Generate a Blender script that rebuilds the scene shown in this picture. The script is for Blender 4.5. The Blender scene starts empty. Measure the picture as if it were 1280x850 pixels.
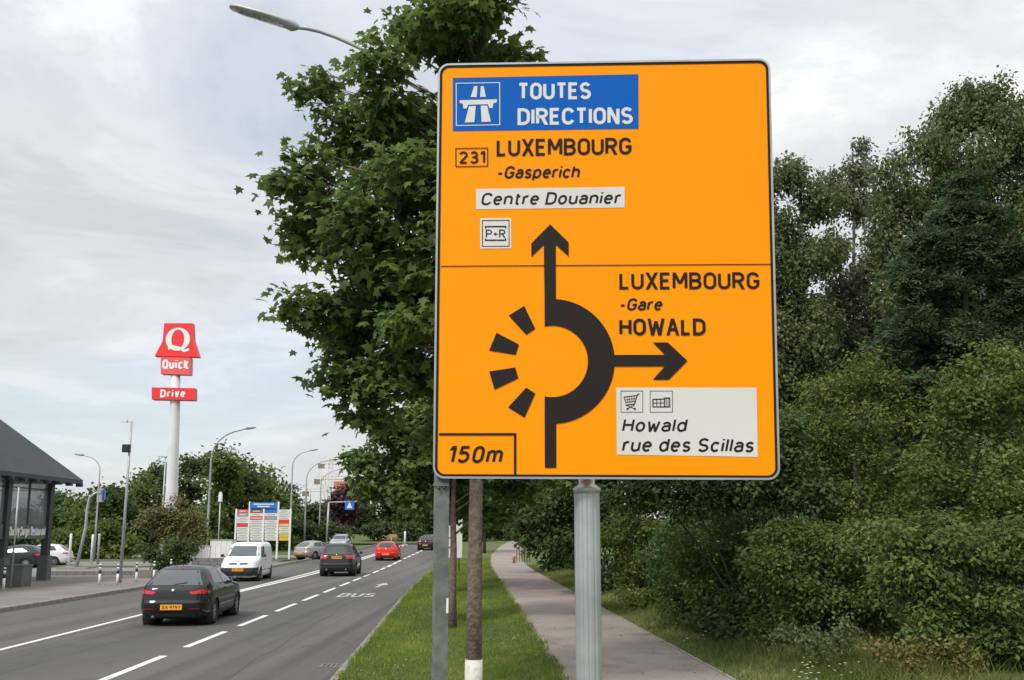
import bpy, bmesh, math, random
import numpy as np
from mathutils import Vector, Matrix
R_ = math.radians
SC = bpy.context.scene
SC.cycles.diffuse_bounces = 6; SC.cycles.transmission_bounces = 8; SC.cycles.max_bounces = 14
COL = SC.collection

# ------------------------------------------------------------------ camera
FPX, CX, CY, CAMZ = 1170.0, 640.0, 480.0, 2.3          # focal length in photo pixels, principal point
PITCH = math.atan2(185, FPX)
cd = bpy.data.cameras.new('camera')
cam = bpy.data.objects.new('camera', cd); COL.objects.link(cam)
cam.location = (0, 0, CAMZ); cam.rotation_euler = (math.pi/2 + PITCH, 0, 0)
cd.sensor_width = 36; cd.lens = 36*FPX/1280
cd.shift_y = 55/1280
cd.clip_end = 3000
SC.camera = cam

# ------------------------------------------------------------------ light
SUN_EL, SUN_AZ = R_(48), R_(215)        # azimuth measured clockwise from +Y: behind the camera, a little left
SC.view_settings.view_transform = 'Standard'; SC.view_settings.look = 'None'
SC.view_settings.exposure = 0.85; SC.view_settings.gamma = 1
world = bpy.data.worlds.new('World'); SC.world = world; world.use_nodes = True
nt = world.node_tree; N = nt.nodes; L = nt.links; N.clear()
out = N.new('ShaderNodeOutputWorld'); bg = N.new('ShaderNodeBackground'); bg.inputs['Strength'].default_value = .1
sky = N.new('ShaderNodeTexSky'); sky.sky_type = 'NISHITA'; sky.sun_disc = False
sky.sun_elevation = SUN_EL; sky.sun_rotation = SUN_AZ
tc = N.new('ShaderNodeTexCoord')
# project the view direction on a cloud layer so that clouds flatten towards the horizon
sep = N.new('ShaderNodeSeparateXYZ'); L.new(tc.outputs['Generated'], sep.inputs[0])
def mth(op, a, b=None, c=None, clamp=False):
    m = N.new('ShaderNodeMath'); m.operation = op; m.use_clamp = clamp
    for i, v in enumerate((a, b, c)):
        if v is None: continue
        if isinstance(v, (int, float)): m.inputs[i].default_value = v
        else: L.new(v, m.inputs[i])
    return m.outputs[0]
zz = mth('ADD', mth('MAXIMUM', sep.outputs[2], 0.0), .14)
cmb = N.new('ShaderNodeCombineXYZ')
L.new(mth('DIVIDE', sep.outputs[0], zz), cmb.inputs[0]); L.new(mth('DIVIDE', sep.outputs[1], zz), cmb.inputs[1])
def wnoise(scale, det, rough, dist, off):
    mp = N.new('ShaderNodeMapping'); mp.inputs['Location'].default_value = off; L.new(cmb.outputs[0], mp.inputs[0])
    n = N.new('ShaderNodeTexNoise'); n.inputs['Scale'].default_value = scale; n.inputs['Detail'].default_value = det
    n.inputs['Roughness'].default_value = rough; n.inputs['Distortion'].default_value = dist
    L.new(mp.outputs[0], n.inputs['Vector']); return n.outputs['Fac']
def ramp(fac, stops):
    r = N.new('ShaderNodeValToRGB'); r.color_ramp.interpolation = 'EASE'
    e = r.color_ramp.elements
    while len(e) < len(stops): e.new(.5)
    for k, (p, c) in enumerate(stops): e[k].position = p; e[k].color = (*c, 1)
    L.new(fac, r.inputs[0]); return r.outputs[0]
cloud = ramp(wnoise(1.25, 10, .62, .45, (8.1, 3.3, 0)),
             [(.34, (.56, .60, .635)), (.44, (.66, .69, .71)), (.52, (.75, .77, .78)), (.62, (.95, .945, .93))])
cover = ramp(wnoise(.42, 5, .5, .2, (11.5, 2.1, 0)), [(.40, (.70,)*3), (.54, (1,)*3)])
mul = N.new('ShaderNodeMix'); mul.data_type = 'RGBA'; mul.blend_type = 'MULTIPLY'; mul.inputs[0].default_value = 1
L.new(cloud, mul.inputs[6]); mul.inputs[7].default_value = (6.0, 5.95, 5.9, 1)
hz = N.new('ShaderNodeMix'); hz.data_type = 'RGBA'           # pale band where the cloud layer meets the horizon
L.new(mth('MULTIPLY', mth('SUBTRACT', .34, sep.outputs[2], clamp=True), 2.3, clamp=True), hz.inputs[0])
L.new(mul.outputs[2], hz.inputs[6]); hz.inputs[7].default_value = (4.2, 4.42, 4.48, 1)
zen = N.new('ShaderNodeMix'); zen.data_type = 'RGBA'; zen.blend_type = 'MULTIPLY'; zen.inputs[0].default_value = 1   # overcast sky: brighter overhead
zs_ = mth('MAXIMUM', sep.outputs[2], 0)
zf = mth('ADD', mth('MULTIPLY', mth('MULTIPLY', zs_, zs_), 1.15), .95)
L.new(hz.outputs[2], zen.inputs[6]); zc = N.new('ShaderNodeCombineXYZ')
for i in range(3): L.new(zf, zc.inputs[i])
L.new(zc.outputs[0], zen.inputs[7])
mix = N.new('ShaderNodeMix'); mix.data_type = 'RGBA'
L.new(cover, mix.inputs[0]); L.new(sky.outputs[0], mix.inputs[6]); L.new(zen.outputs[2], mix.inputs[7])
L.new(mix.outputs[2], bg.inputs[0]); L.new(bg.outputs[0], out.inputs[0])
sl = bpy.data.lights.new('sun', 'SUN'); sl.energy = 1.5; sl.angle = R_(12); sl.color = (1, .96, .9)
so = bpy.data.objects.new('sun', sl); COL.objects.link(so)
sd = Vector((math.sin(SUN_AZ)*math.cos(SUN_EL), math.cos(SUN_AZ)*math.cos(SUN_EL), math.sin(SUN_EL)))
so.rotation_euler = sd.to_track_quat('Z', 'Y').to_euler(); so.location = (0, -20, 40)

# ------------------------------------------------------------------ helpers
rng = np.random.default_rng(7); random.seed(7)
def tag(o, label=None, cat=None, group=None, kind=None):
    if label: o['label'] = label
    if cat: o['category'] = cat
    if group: o['group'] = group
    if kind: o['kind'] = kind
    return o
def link(o, parent=None):
    COL.objects.link(o)
    if parent is not None: o.parent = parent
    return o
def empty(name, loc=(0, 0, 0), rz=0, label=None, cat=None, group=None):
    o = bpy.data.objects.new(name, None); o.empty_display_size = .2; link(o)
    o.location = loc; o.rotation_euler = (0, 0, rz); return tag(o, label, cat, group)
def copy_tree(o, parent=None):
    c = o.copy(); COL.objects.link(c)
    if parent is not None: c.parent = parent
    for ch in list(o.children): copy_tree(ch, c)
    return c
class MB:
    def __init__(s): s.v = []; s.f = []; s.sm = []
    def add(s, vs, fs, smooth=False):
        b = len(s.v); s.v += [tuple(v) for v in vs]
        s.f += [tuple(i+b for i in f) for f in fs]; s.sm += [smooth]*len(fs)
    def box(s, c, d, rz=0, rx=0, ry=0):
        M = Matrix.Translation(c) @ Matrix.Rotation(rz, 4, 'Z') @ Matrix.Rotation(rx, 4, 'X') @ Matrix.Rotation(ry, 4, 'Y')
        vs = [M @ Vector((x*d[0]/2, y*d[1]/2, z*d[2]/2)) for x in (-1, 1) for y in (-1, 1) for z in (-1, 1)]
        s.add(vs, [(0, 1, 3, 2), (4, 6, 7, 5), (0, 4, 5, 1), (2, 3, 7, 6), (0, 2, 6, 4), (1, 5, 7, 3)]); return s
    def tube(s, pts, r, n=10, caps=True):
        pts = [Vector(p) for p in pts]; rs = r if isinstance(r, (list, tuple)) else [r]*len(pts)
        rings = []; prev = None
        for i, p in enumerate(pts):
            t = (pts[min(i+1, len(pts)-1)] - pts[max(i-1, 0)])
            if t.length < 1e-9: t = Vector((0, 0, 1))
            t.normalize()
            if prev is None: prev = t.orthogonal().normalized()
            u = (prev - t*prev.dot(t))
            u = u.normalized() if u.length > 1e-6 else t.orthogonal().normalized()
            prev = u; w = t.cross(u)
            rings += [p + (u*math.cos(a) + w*math.sin(a))*rs[i] for a in [2*math.pi*k/n for k in range(n)]]
        fs = [(i*n+k, i*n+(k+1) % n, (i+1)*n+(k+1) % n, (i+1)*n+k) for i in range(len(pts)-1) for k in range(n)]
        if caps: fs += [tuple(range(n))[::-1], tuple((len(pts)-1)*n+k for k in range(n))]
        s.add(rings, fs, True); return s
    def prism(s, poly, h0, h1, fn):
        n = len(poly); vs = [fn(x, y, h0) for x, y in poly] + [fn(x, y, h1) for x, y in poly]
        s.add(vs, [tuple(range(n))[::-1], tuple(range(n, 2*n))] + [(k, (k+1) % n, n+(k+1) % n, n+k) for k in range(n)]); return s
    def grid(s, fn, us, vs, smooth=True):
        P = [fn(u, v) for u in us for v in vs]; m = len(vs)
        s.add(P, [(i*m+j, (i+1)*m+j, (i+1)*m+j+1, i*m+j+1) for i in range(len(us)-1) for j in range(m-1)], smooth); return s
    def build(s, name, m, parent=None, kind=None, **kw):
        me = bpy.data.meshes.new(name); me.from_pydata(s.v, [], s.f)
        me.polygons.foreach_set('use_smooth', s.sm); me.update()
        if m: me.materials.append(m)
        o = link(bpy.data.objects.new(name, me), parent)
        return tag(o, kind=kind, **kw)
def lerp(a, b, t): return a+(b-a)*t
def lin(a, b, n): return [lerp(a, b, i/(n-1)) for i in range(n)]
_F = Vector((0, math.cos(PITCH), math.sin(PITCH))); _U = Vector((0, -math.sin(PITCH), math.cos(PITCH))); _X = Vector((1, 0, 0))
def ray(px, py): return _F + _X*((px-CX)/FPX) - _U*((py-CY)/FPX)
def gp(px, py, z=0):
    d = ray(px, py); return Vector((0, 0, CAMZ)) + d*((z-CAMZ)/d.z)
def at(px, py, D):
    d = ray(px, py); return Vector((0, 0, CAMZ)) + d*(D/d.y)

# ------------------------------------------------------------------ materials
def mat(name, col, rough=.6, metal=0, noise=None, coat=0, bump=0, bscale=30, spec=.5, emit=0, trans=0, alpha=1):
    m = bpy.data.materials.new(name); m.use_nodes = True; t = m.node_tree; b = t.nodes['Principled BSDF']
    b.inputs['Base Color'].default_value = (*col, 1); b.inputs['Roughness'].default_value = rough
    b.inputs['Metallic'].default_value = metal; b.inputs['Coat Weight'].default_value = coat
    b.inputs['Specular IOR Level'].default_value = spec; b.inputs['Transmission Weight'].default_value = trans
    b.inputs['Alpha'].default_value = alpha
    g = t.nodes.new('ShaderNodeTexCoord')
    if noise:      # (scale, second colour, low, high)
        n = t.nodes.new('ShaderNodeTexNoise'); n.inputs['Scale'].default_value = noise[0]; n.inputs['Detail'].default_value = 6
        n.inputs['Roughness'].default_value = .6
        t.links.new(g.outputs['Object'], n.inputs['Vector'])
        r = t.nodes.new('ShaderNodeValToRGB'); e = r.color_ramp.elements
        e[0].position = noise[2] if len(noise) > 2 else .35; e[1].position = noise[3] if len(noise) > 3 else .68
        e[0].color = (*col, 1); e[1].color = (*noise[1], 1)
        t.links.new(n.outputs['Fac'], r.inputs[0]); t.links.new(r.outputs[0], b.inputs['Base Color'])
    if bump:
        n2 = t.nodes.new('ShaderNodeTexNoise'); n2.inputs['Scale'].default_value = bscale; n2.inputs['Detail'].default_value = 4
        t.links.new(g.outputs['Object'], n2.inputs['Vector'])
        bb = t.nodes.new('ShaderNodeBump'); bb.inputs['Strength'].default_value = bump; bb.inputs['Distance'].default_value = .02
        t.links.new(n2.outputs['Fac'], bb.inputs['Height']); t.links.new(bb.outputs[0], b.inputs['Normal'])
    return m
def layered(name, base, layers, rough=.9, bump=.3, bscale=60, spec=.3):
    """base colour + list of (scale xyz, colour, lo, hi, amount) noise layers"""
    m = bpy.data.materials.new(name); m.use_nodes = True; t = m.node_tree; b = t.nodes['Principled BSDF']
    b.inputs['Roughness'].default_value = rough; b.inputs['Specular IOR Level'].default_value = spec
    g = t.nodes.new('ShaderNodeTexCoord'); cur = None
    rgb = t.nodes.new('ShaderNodeRGB'); rgb.outputs[0].default_value = (*base, 1); cur = rgb.outputs[0]
    for sc, c, lo, hi, am in layers:
        mp = t.nodes.new('ShaderNodeMapping'); mp.inputs['Scale'].default_value = sc if isinstance(sc, tuple) else (sc,)*3
        t.links.new(g.outputs['Object'], mp.inputs[0])
        n = t.nodes.new('ShaderNodeTexNoise'); n.inputs['Scale'].default_value = 1; n.inputs['Detail'].default_value = 5
        t.links.new(mp.outputs[0], n.inputs['Vector'])
        mr = t.nodes.new('ShaderNodeMapRange'); mr.inputs[1].default_value = lo; mr.inputs[2].default_value = hi
        mr.inputs[4].default_value = am; t.links.new(n.outputs['Fac'], mr.inputs[0])
        x = t.nodes.new('ShaderNodeMix'); x.data_type = 'RGBA'
        t.links.new(mr.outputs[0], x.inputs[0]); t.links.new(cur, x.inputs[6]); x.inputs[7].default_value = (*c, 1); cur = x.outputs[2]
    t.links.new(cur, b.inputs['Base Color'])
    n2 = t.nodes.new('ShaderNodeTexNoise'); n2.inputs['Scale'].default_value = bscale; n2.inputs['Detail'].default_value = 3
    t.links.new(g.outputs['Object'], n2.inputs['Vector'])
    bb = t.nodes.new('ShaderNodeBump'); bb.inputs['Strength'].default_value = bump; bb.inputs['Distance'].default_value = .01
    t.links.new(n2.outputs['Fac'], bb.inputs['Height']); t.links.new(bb.outputs[0], b.inputs['Normal'])
    return m
def leafmat(name, c0, c1, c2, trans=.35, rough=.5):
    m = bpy.data.materials.new(name); m.use_nodes = True; t = m.node_tree; t.nodes.clear()
    o = t.nodes.new('ShaderNodeOutputMaterial'); a = t.nodes.new('ShaderNodeAttribute'); a.attribute_name = 'tint'
    r = t.nodes.new('ShaderNodeValToRGB'); e = r.color_ramp.elements; e.new(.5)
    for k, (p, c) in enumerate(((0, c0), (.55, c1), (1, c2))): e[k].position = p; e[k].color = (*c, 1)
    t.links.new(a.outputs['Fac'], r.inputs[0])
    p = t.nodes.new('ShaderNodeBsdfPrincipled'); p.inputs['Roughness'].default_value = rough; p.inputs['Specular IOR Level'].default_value = .22
    t.links.new(r.outputs[0], p.inputs['Base Color'])
    tr = t.nodes.new('ShaderNodeBsdfTranslucent'); t.links.new(r.outputs[0], tr.inputs[0])
    mx = t.nodes.new('ShaderNodeMixShader'); mx.inputs[0].default_value = trans
    t.links.new(p.outputs[0], mx.inputs[1]); t.links.new(tr.outputs[0], mx.inputs[2]); t.links.new(mx.outputs[0], o.inputs[0])
    return m
M = dict(
 asphalt=layered('asphalt', (.08, .079, .077), [((.35, .03, 1), (.112, .107, .10), .42, .6, 1), ((1.6, .02, 1), (.05, .049, .048), .48, .66, .75), (.7, (.105, .094, .086), .54, .68, .5), ((3, 1, 1), (.05, .049, .048), .62, .7, .5), (28, (.14, .135, .13), .5, .72, .5), (110, (.2, .195, .19), .55, .75, .6)], .82, .35, 160),
 path=layered('path_asphalt', (.235, .198, .175), [(.45, (.30, .255, .228), .4, .62, .9), (1.9, (.165, .143, .125), .5, .7, .7), (30, (.33, .3, .27), .5, .72, .6), (90, (.11, .1, .09), .54, .74, .6)], .95, .6, 90),
 plaza=layered('pavement_concrete', (.17, .155, .14), [(.5, (.22, .2, .18), .4, .65, .8), (6, (.16, .15, .14), .5, .7, .4)], .9, .3, 60),
 lot=layered('car_park_asphalt', (.17, .165, .16), [(.3, (.22, .215, .21), .4, .65, .8)], .9, .2, 60),
 soil=layered('grass_ground', (.075, .105, .03), [(1.2, (.11, .135, .045), .4, .65, .8), (.25, (.10, .10, .045), .5, .7, .6), (14, (.05, .075, .02), .5, .7, .6)], .95, .5, 50),
 kerb=layered('kerb_concrete', (.27, .255, .225), [(3, (.17, .155, .13), .45, .7, .8), (40, (.32, .3, .28), .5, .8, .5)], .9, .4, 50),
 paint=layered('road_paint', (.72, .72, .69), [(5, (.52, .51, .48), .5, .75, .7), (60, (.42, .41, .39), .62, .72, .6)], .7, .2, 60),
 worn=layered('worn_road_paint', (.5, .5, .47), [(8, (.25, .245, .235), .45, .65, .8)], .8, .2, 60),
 orange=mat('orange_sheeting', (.97, .30, .001), .55, noise=(.6, (.98, .325, .002)), spec=.12),
 blue=mat('blue_sheeting', (.0, .105, .46), .5, spec=.15),
 sheet=mat('white_sheeting', (.63, .625, .60), .4, noise=(1.2, (.69, .69, .67)), spec=.35),
 glyph=mat('black_glyph', (.022, .017, .016), .6, spec=.15),
 alu=mat('brushed_aluminium', (.46, .49, .5), .45, .55, noise=(3, (.36, .38, .4)), bump=.05, bscale=80),
 galv=mat('galvanised_steel', (.2, .21, .205), .6, .3, noise=(9, (.13, .14, .135), .4, .6), bump=.15, bscale=40),
 greypaint=mat('grey_painted_metal', (.36, .38, .38), .5, .2, noise=(4, (.3, .31, .31))),
 lampgrey=mat('lamp_grey', (.42, .43, .43), .5, .3, noise=(2, (.34, .35, .35))),
 lens=mat('lamp_lens', (.5, .5, .48), .25, noise=(14, (.25, .25, .24), .45, .55)),
 dark=mat('dark_metal', (.03, .032, .034), .5, .2),
 black=mat('black_plastic', (.02, .02, .02), .6),
 white=mat('white_paint', (.78, .78, .76), .45, noise=(2, (.68, .68, .66))),
 pylon=mat('pylon_white', (.7, .7, .69), .5, noise=(.8, (.6, .6, .59))),
 red=mat('red_panel', (.8, .03, .03), .4), red2=mat('light_red_panel', (.78, .10, .10), .4),
 qgrey=mat('letter_white', (.78, .78, .76), .5),
 bark=mat('bark', (.12, .085, .065), .95, noise=(14, (.2, .155, .125), .4, .62), bump=.8, bscale=28),
 barkdark=mat('dark_bark', (.03, .025, .02), .95, noise=(6, (.055, .046, .038)), bump=.5, bscale=12),
 birch=mat('birch_bark', (.24, .23, .21), .9, noise=(5, (.07, .06, .05), .4, .55)),
 lime=mat('limewash', (.62, .60, .55), .9, noise=(20, (.42, .38, .33), .5, .72), bump=.4, bscale=30),
 roof=mat('dark_roof', (.04, .044, .047), .7, noise=(1.2, (.052, .056, .06)), bump=.2, bscale=12),
 frame=mat('dark_frame', (.035, .04, .043), .5),
 column=mat('grey_column', (.12, .125, .125), .6, noise=(4, (.09, .095, .095))),
 stone=mat('wall_stone', (.16, .15, .135), .9, noise=(3, (.23, .215, .195)), bump=.4),
 rubber=mat('tyre_rubber', (.018, .018, .018), .85),
 rim=mat('wheel_rim', (.33, .34, .35), .35, .8), rimdark=mat('dark_rim', (.12, .12, .125), .4, .7),
 chrome=mat('chrome', (.6, .6, .6), .15, 1),
 glass=mat('car_glass', (.02, .025, .028), .04, spec=.9), glassl=mat('car_glass_light', (.07, .08, .085), .05, spec=.9),
 tail=mat('tail_light', (.55, .012, .012), .15, coat=.8), headl=mat('headlight', (.55, .57, .6), .1, coat=1),
 plate=mat('yellow_plate', (.85, .36, .03), .4),
 trim=mat('bumper_plastic', (.03, .031, .033), .6),
 brick=mat('terracotta', (.5, .2, .12), .9), crane=mat('hazed_crane_paint', (.62, .55, .5), .6),  # distance haze is put into the pale crane colour
 bluesign=mat('blue_sign', (.02, .16, .6), .4), tan=mat('tan_panel', (.6, .45, .06), .5), brown=mat('brown_panel', (.2, .1, .08), .5),
 flower=mat('white_petals', (.75, .75, .68), .7), yellow=mat('yellow_petals', (.8, .5, .02), .7),
)
def paint_mat(name, c, metal=.0):
    m = mat(name, c, .45, metal, coat=.6, spec=.15); m.node_tree.nodes['Principled BSDF'].inputs['Coat Roughness'].default_value = .04; return m
M['glazing'] = mat('pane_glass', (.25, .3, .32), .05, spec=.8, alpha=.38)

LM = dict(
 maple=leafmat('maple_leaves', (.075, .125, .036), (.13, .20, .052), (.22, .30, .075), .5),
 maple2=leafmat('maple_leaves_light', (.07, .12, .035), (.125, .195, .05), (.2, .27, .065), .45),
 birch=leafmat('birch_leaves', (.10, .125, .055), (.155, .18, .078), (.23, .25, .11), .38, .7),
 birchy=leafmat('silvery_leaves', (.11, .12, .07), (.17, .18, .105), (.28, .28, .19), .35, .7),
 pine=leafmat('pine_needles', (.04, .072, .033), (.068, .112, .048), (.11, .16, .068), .3, .7),
 dark=leafmat('dark_leaves', (.045, .072, .024), (.08, .115, .036), (.12, .17, .065), .38, .65),
 hedge=leafmat('hedge_leaves', (.075, .118, .032), (.125, .18, .046), (.22, .275, .075), .4, .6),
 hedgey=leafmat('yellowish_leaves', (.088, .118, .03), (.145, .182, .044), (.26, .27, .065), .4, .6),
 blueg=leafmat('bluish_leaves', (.048, .095, .034), (.085, .15, .05), (.16, .23, .08), .4, .6),
 brown=leafmat('rusty_leaves', (.09, .12, .035), (.17, .16, .05), (.27, .19, .07), .3),
 purple=leafmat('purple_leaves', (.035, .018, .026), (.055, .028, .038), (.08, .04, .05), .2),
 grass=leafmat('grass_blades', (.10, .155, .022), (.19, .26, .036), (.36, .37, .10), .35, .7),
 grasst=leafmat('tall_grass_blades', (.11, .14, .035), (.21, .24, .07), (.4, .37, .17), .4, .7),
)

# ------------------------------------------------------------------ terrain
def Z(x, y):
    if y < 50: return 0.0
    if y < 120: return .00022*(y-50)**2
    return .00022*70**2 + .0308*(min(y, 260)-120)
def kerb_r(y): return -2.0 - .045*y + (.00035*(y-75)**2 if y > 75 else 0) - .35*math.exp(-((y-40)/22)**2) + .0
def dash_x(y): return -5.86 - .0375*y + (.0006*(y-70)**2 if y > 70 else 0)
def left_x(y): return -9.35 - .04*y + (.0006*(y-70)**2 if y > 70 else 0)
def kerb_l(y): return -14.15 - .022*y + (.0006*(y-70)**2 if y > 70 else 0)
def path_l(y): return 1.32 - .048*y + .035*math.sin(y*2.3) + .025*math.sin(y*5.9+1) + (.0009*(y-48)**2 if y > 48 else 0)
def path_r(y): return 3.62 - .052*y + (.0010*(y-45)**2 if y > 45 else 0)
def ys_(y0, y1, n): return lin(y0, y1, n)
def strip(name, x0, x1, dz0, dz1, m, ys, nx=2, parent=None, **kw):
    mb = MB()
    def fn(y, u):
        a, b = x0(y), x1(y); x = lerp(a, b, u)
        return (x, y, Z(x, y)+lerp(dz0(y) if callable(dz0) else dz0, dz1(y) if callable(dz1) else dz1, u))
    mb.grid(lambda u, v: fn(u, v), ys, lin(0, 1, nx)); o = mb.build(name, m, parent, **kw); return o
YSF = lin(4, 60, 190) + lin(60.5, 150, 30) + [170, 200, 260]
YS = lin(-12, 50, 16) + lin(55, 150, 20)[0:] + [170, 200, 260]
# ground
mb = MB(); gx = [-700, -300, -150, -80, -50, -30, -15, 0, 15, 30, 60, 150, 300, 700]; gy = [-60, -20, 0, 20, 40, 50, 55, 60, 65, 70, 75, 80, 85, 90, 95, 100, 110, 120, 140, 170, 200, 260, 400, 900, 1500]
mb.grid(lambda y, x: (x, y, Z(x, y)-.05), gy, gx)
mb.build('ground', M['soil'], kind='structure')
road = strip('road', kerb_l, kerb_r, 0, 0, M['asphalt'], YS, 8, kind='structure')
verge_h = .35
verge = strip('grass_verge', lambda y: kerb_r(y)+.14, path_l, .11, verge_h-.01, M['soil'], [-12, 0]+YSF, 5, kind='structure')
path = strip('footpath', path_l, path_r, verge_h, verge_h, M['path'], [-12, 0]+YSF, 5, kind='structure')
bank = strip('grass_bank', path_r, lambda y: path_r(y)+16, verge_h-.01, .9, M['soil'], YS, 6, kind='structure')
pavement = strip('pavement', lambda y: -24.2-.03*y, lambda y: kerb_l(y)-.15, .12, .11, M['plaza'], lin(5, 47, 12), 4, kind='structure')
lot = strip('car_park', lambda y: -75, lambda y: -24.2-.03*y if y < 47 else kerb_l(y)-.15, .06, .06, M['lot'], lin(5, 47, 12)+lin(47.01, 70, 8), 6, kind='structure')

# kerbs: individual stones on both sides
def kerb(name, fx, side, y0, y1, step, h):
    k = empty(name, (0, 0, 0)); k['kind'] = 'structure'
    y = y0; first = None
    mbs = MB()
    w = .14; g = .012
    prof = [(0, -.05), (0, h-.03), (.012, h-.008), (.03, h), (w, h), (w, -.05)]
    me = None
    while y < y1:
        yy = y+step/2; x = fx(yy); ang = math.atan2(fx(y+step)-fx(y), step)
        if me is None:
            mb = MB(); n = len(prof)
            vs = [(side*px_, s*(step-g)/2, pz) for s in (-1, 1) for px_, pz in prof]
            mb.add(vs, [tuple(range(n)), tuple(range(2*n-1, n-1, -1))] + [(i, n+i, n+(i+1) % n, (i+1) % n) for i in range(n)])
            o = mb.build('kerb_stone', M['kerb'], k); me = o.data
        else:
            o = link(bpy.data.objects.new('kerb_stone', me), k)
        o.location = (x, yy, Z(x, yy)+random.uniform(-.004, .004)); o.rotation_euler = (random.uniform(-.004, .004), random.uniform(-.02, .02), -ang)
        y += step
    return k
kerb('kerb_by_verge', kerb_r, 1, 6, 62, 1.0, .125)
kerb('kerb_by_pavement', kerb_l, -1, 14, 62, 1.0, .135)
for nm, fx, sgn in (('far_kerb_by_verge', kerb_r, 1), ('far_kerb_by_car_park', kerb_l, -1)):
    mb = MB(); yl = lin(62.02, 150, 30)
    for xo0, xo1, z0, z1 in ((0, 0, -.02, .12), (0, sgn*.14, .12, .12)):
        mb.grid(lambda y, u: (fx(y)+lerp(xo0, xo1, u), y, Z(0, y)+lerp(z0, z1, u)), yl, [0, 1])
    mb.build(nm, M['kerb'], kind='structure')
# path edging
mb = MB()
for fx, s in ((path_r, 1),):
    mb.grid(lambda y, u: (fx(y)+s*.05*u, y, Z(0, y)+verge_h+.012), lin(4, 110, 60), [0, 1])
    mb.grid(lambda y, u: (fx(y), y, Z(0, y)+verge_h-.02+.032*u), lin(4, 110, 60), [0, 1])
mb.build('path_edging', M['kerb'], kind='structure')

# road markings (children of the road)
def mark(name, xf, w, y0, y1, n=2):
    mb = MB(); mb.grid(lambda y, u: (xf(y)+(u-.5)*w, y, Z(0, y)+.004), lin(y0, y1, n), [0, 1]); return mb.build(name, M['paint'], road)
for k in range(-2, 24):
    yc = 16.67+4.33*k - 1.5
    mark('lane_dash', dash_x, .15 if yc < 60 else .2, yc, yc+3.0, 3)
mark('lane_line', left_x, .13, 4, 36, 14)
mark('lane_line', lambda y: left_x(y)+.02, .13, 36.01, 140, 40)
mark('lane_line', lambda y: left_x(y)+.04+min(.42, .02*(y-28)), .15, 28, 140, 44)
mb = MB(); mb.grid(lambda y, u: (lerp(left_x(y)+.09, left_x(y)+.04+min(.42, .02*(y-28))-.08, u), y, Z(0, y)+.003), lin(36, 140, 40), [0, 1]); mb.build('worn_lane_hatching', M['kerb'], road)

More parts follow.
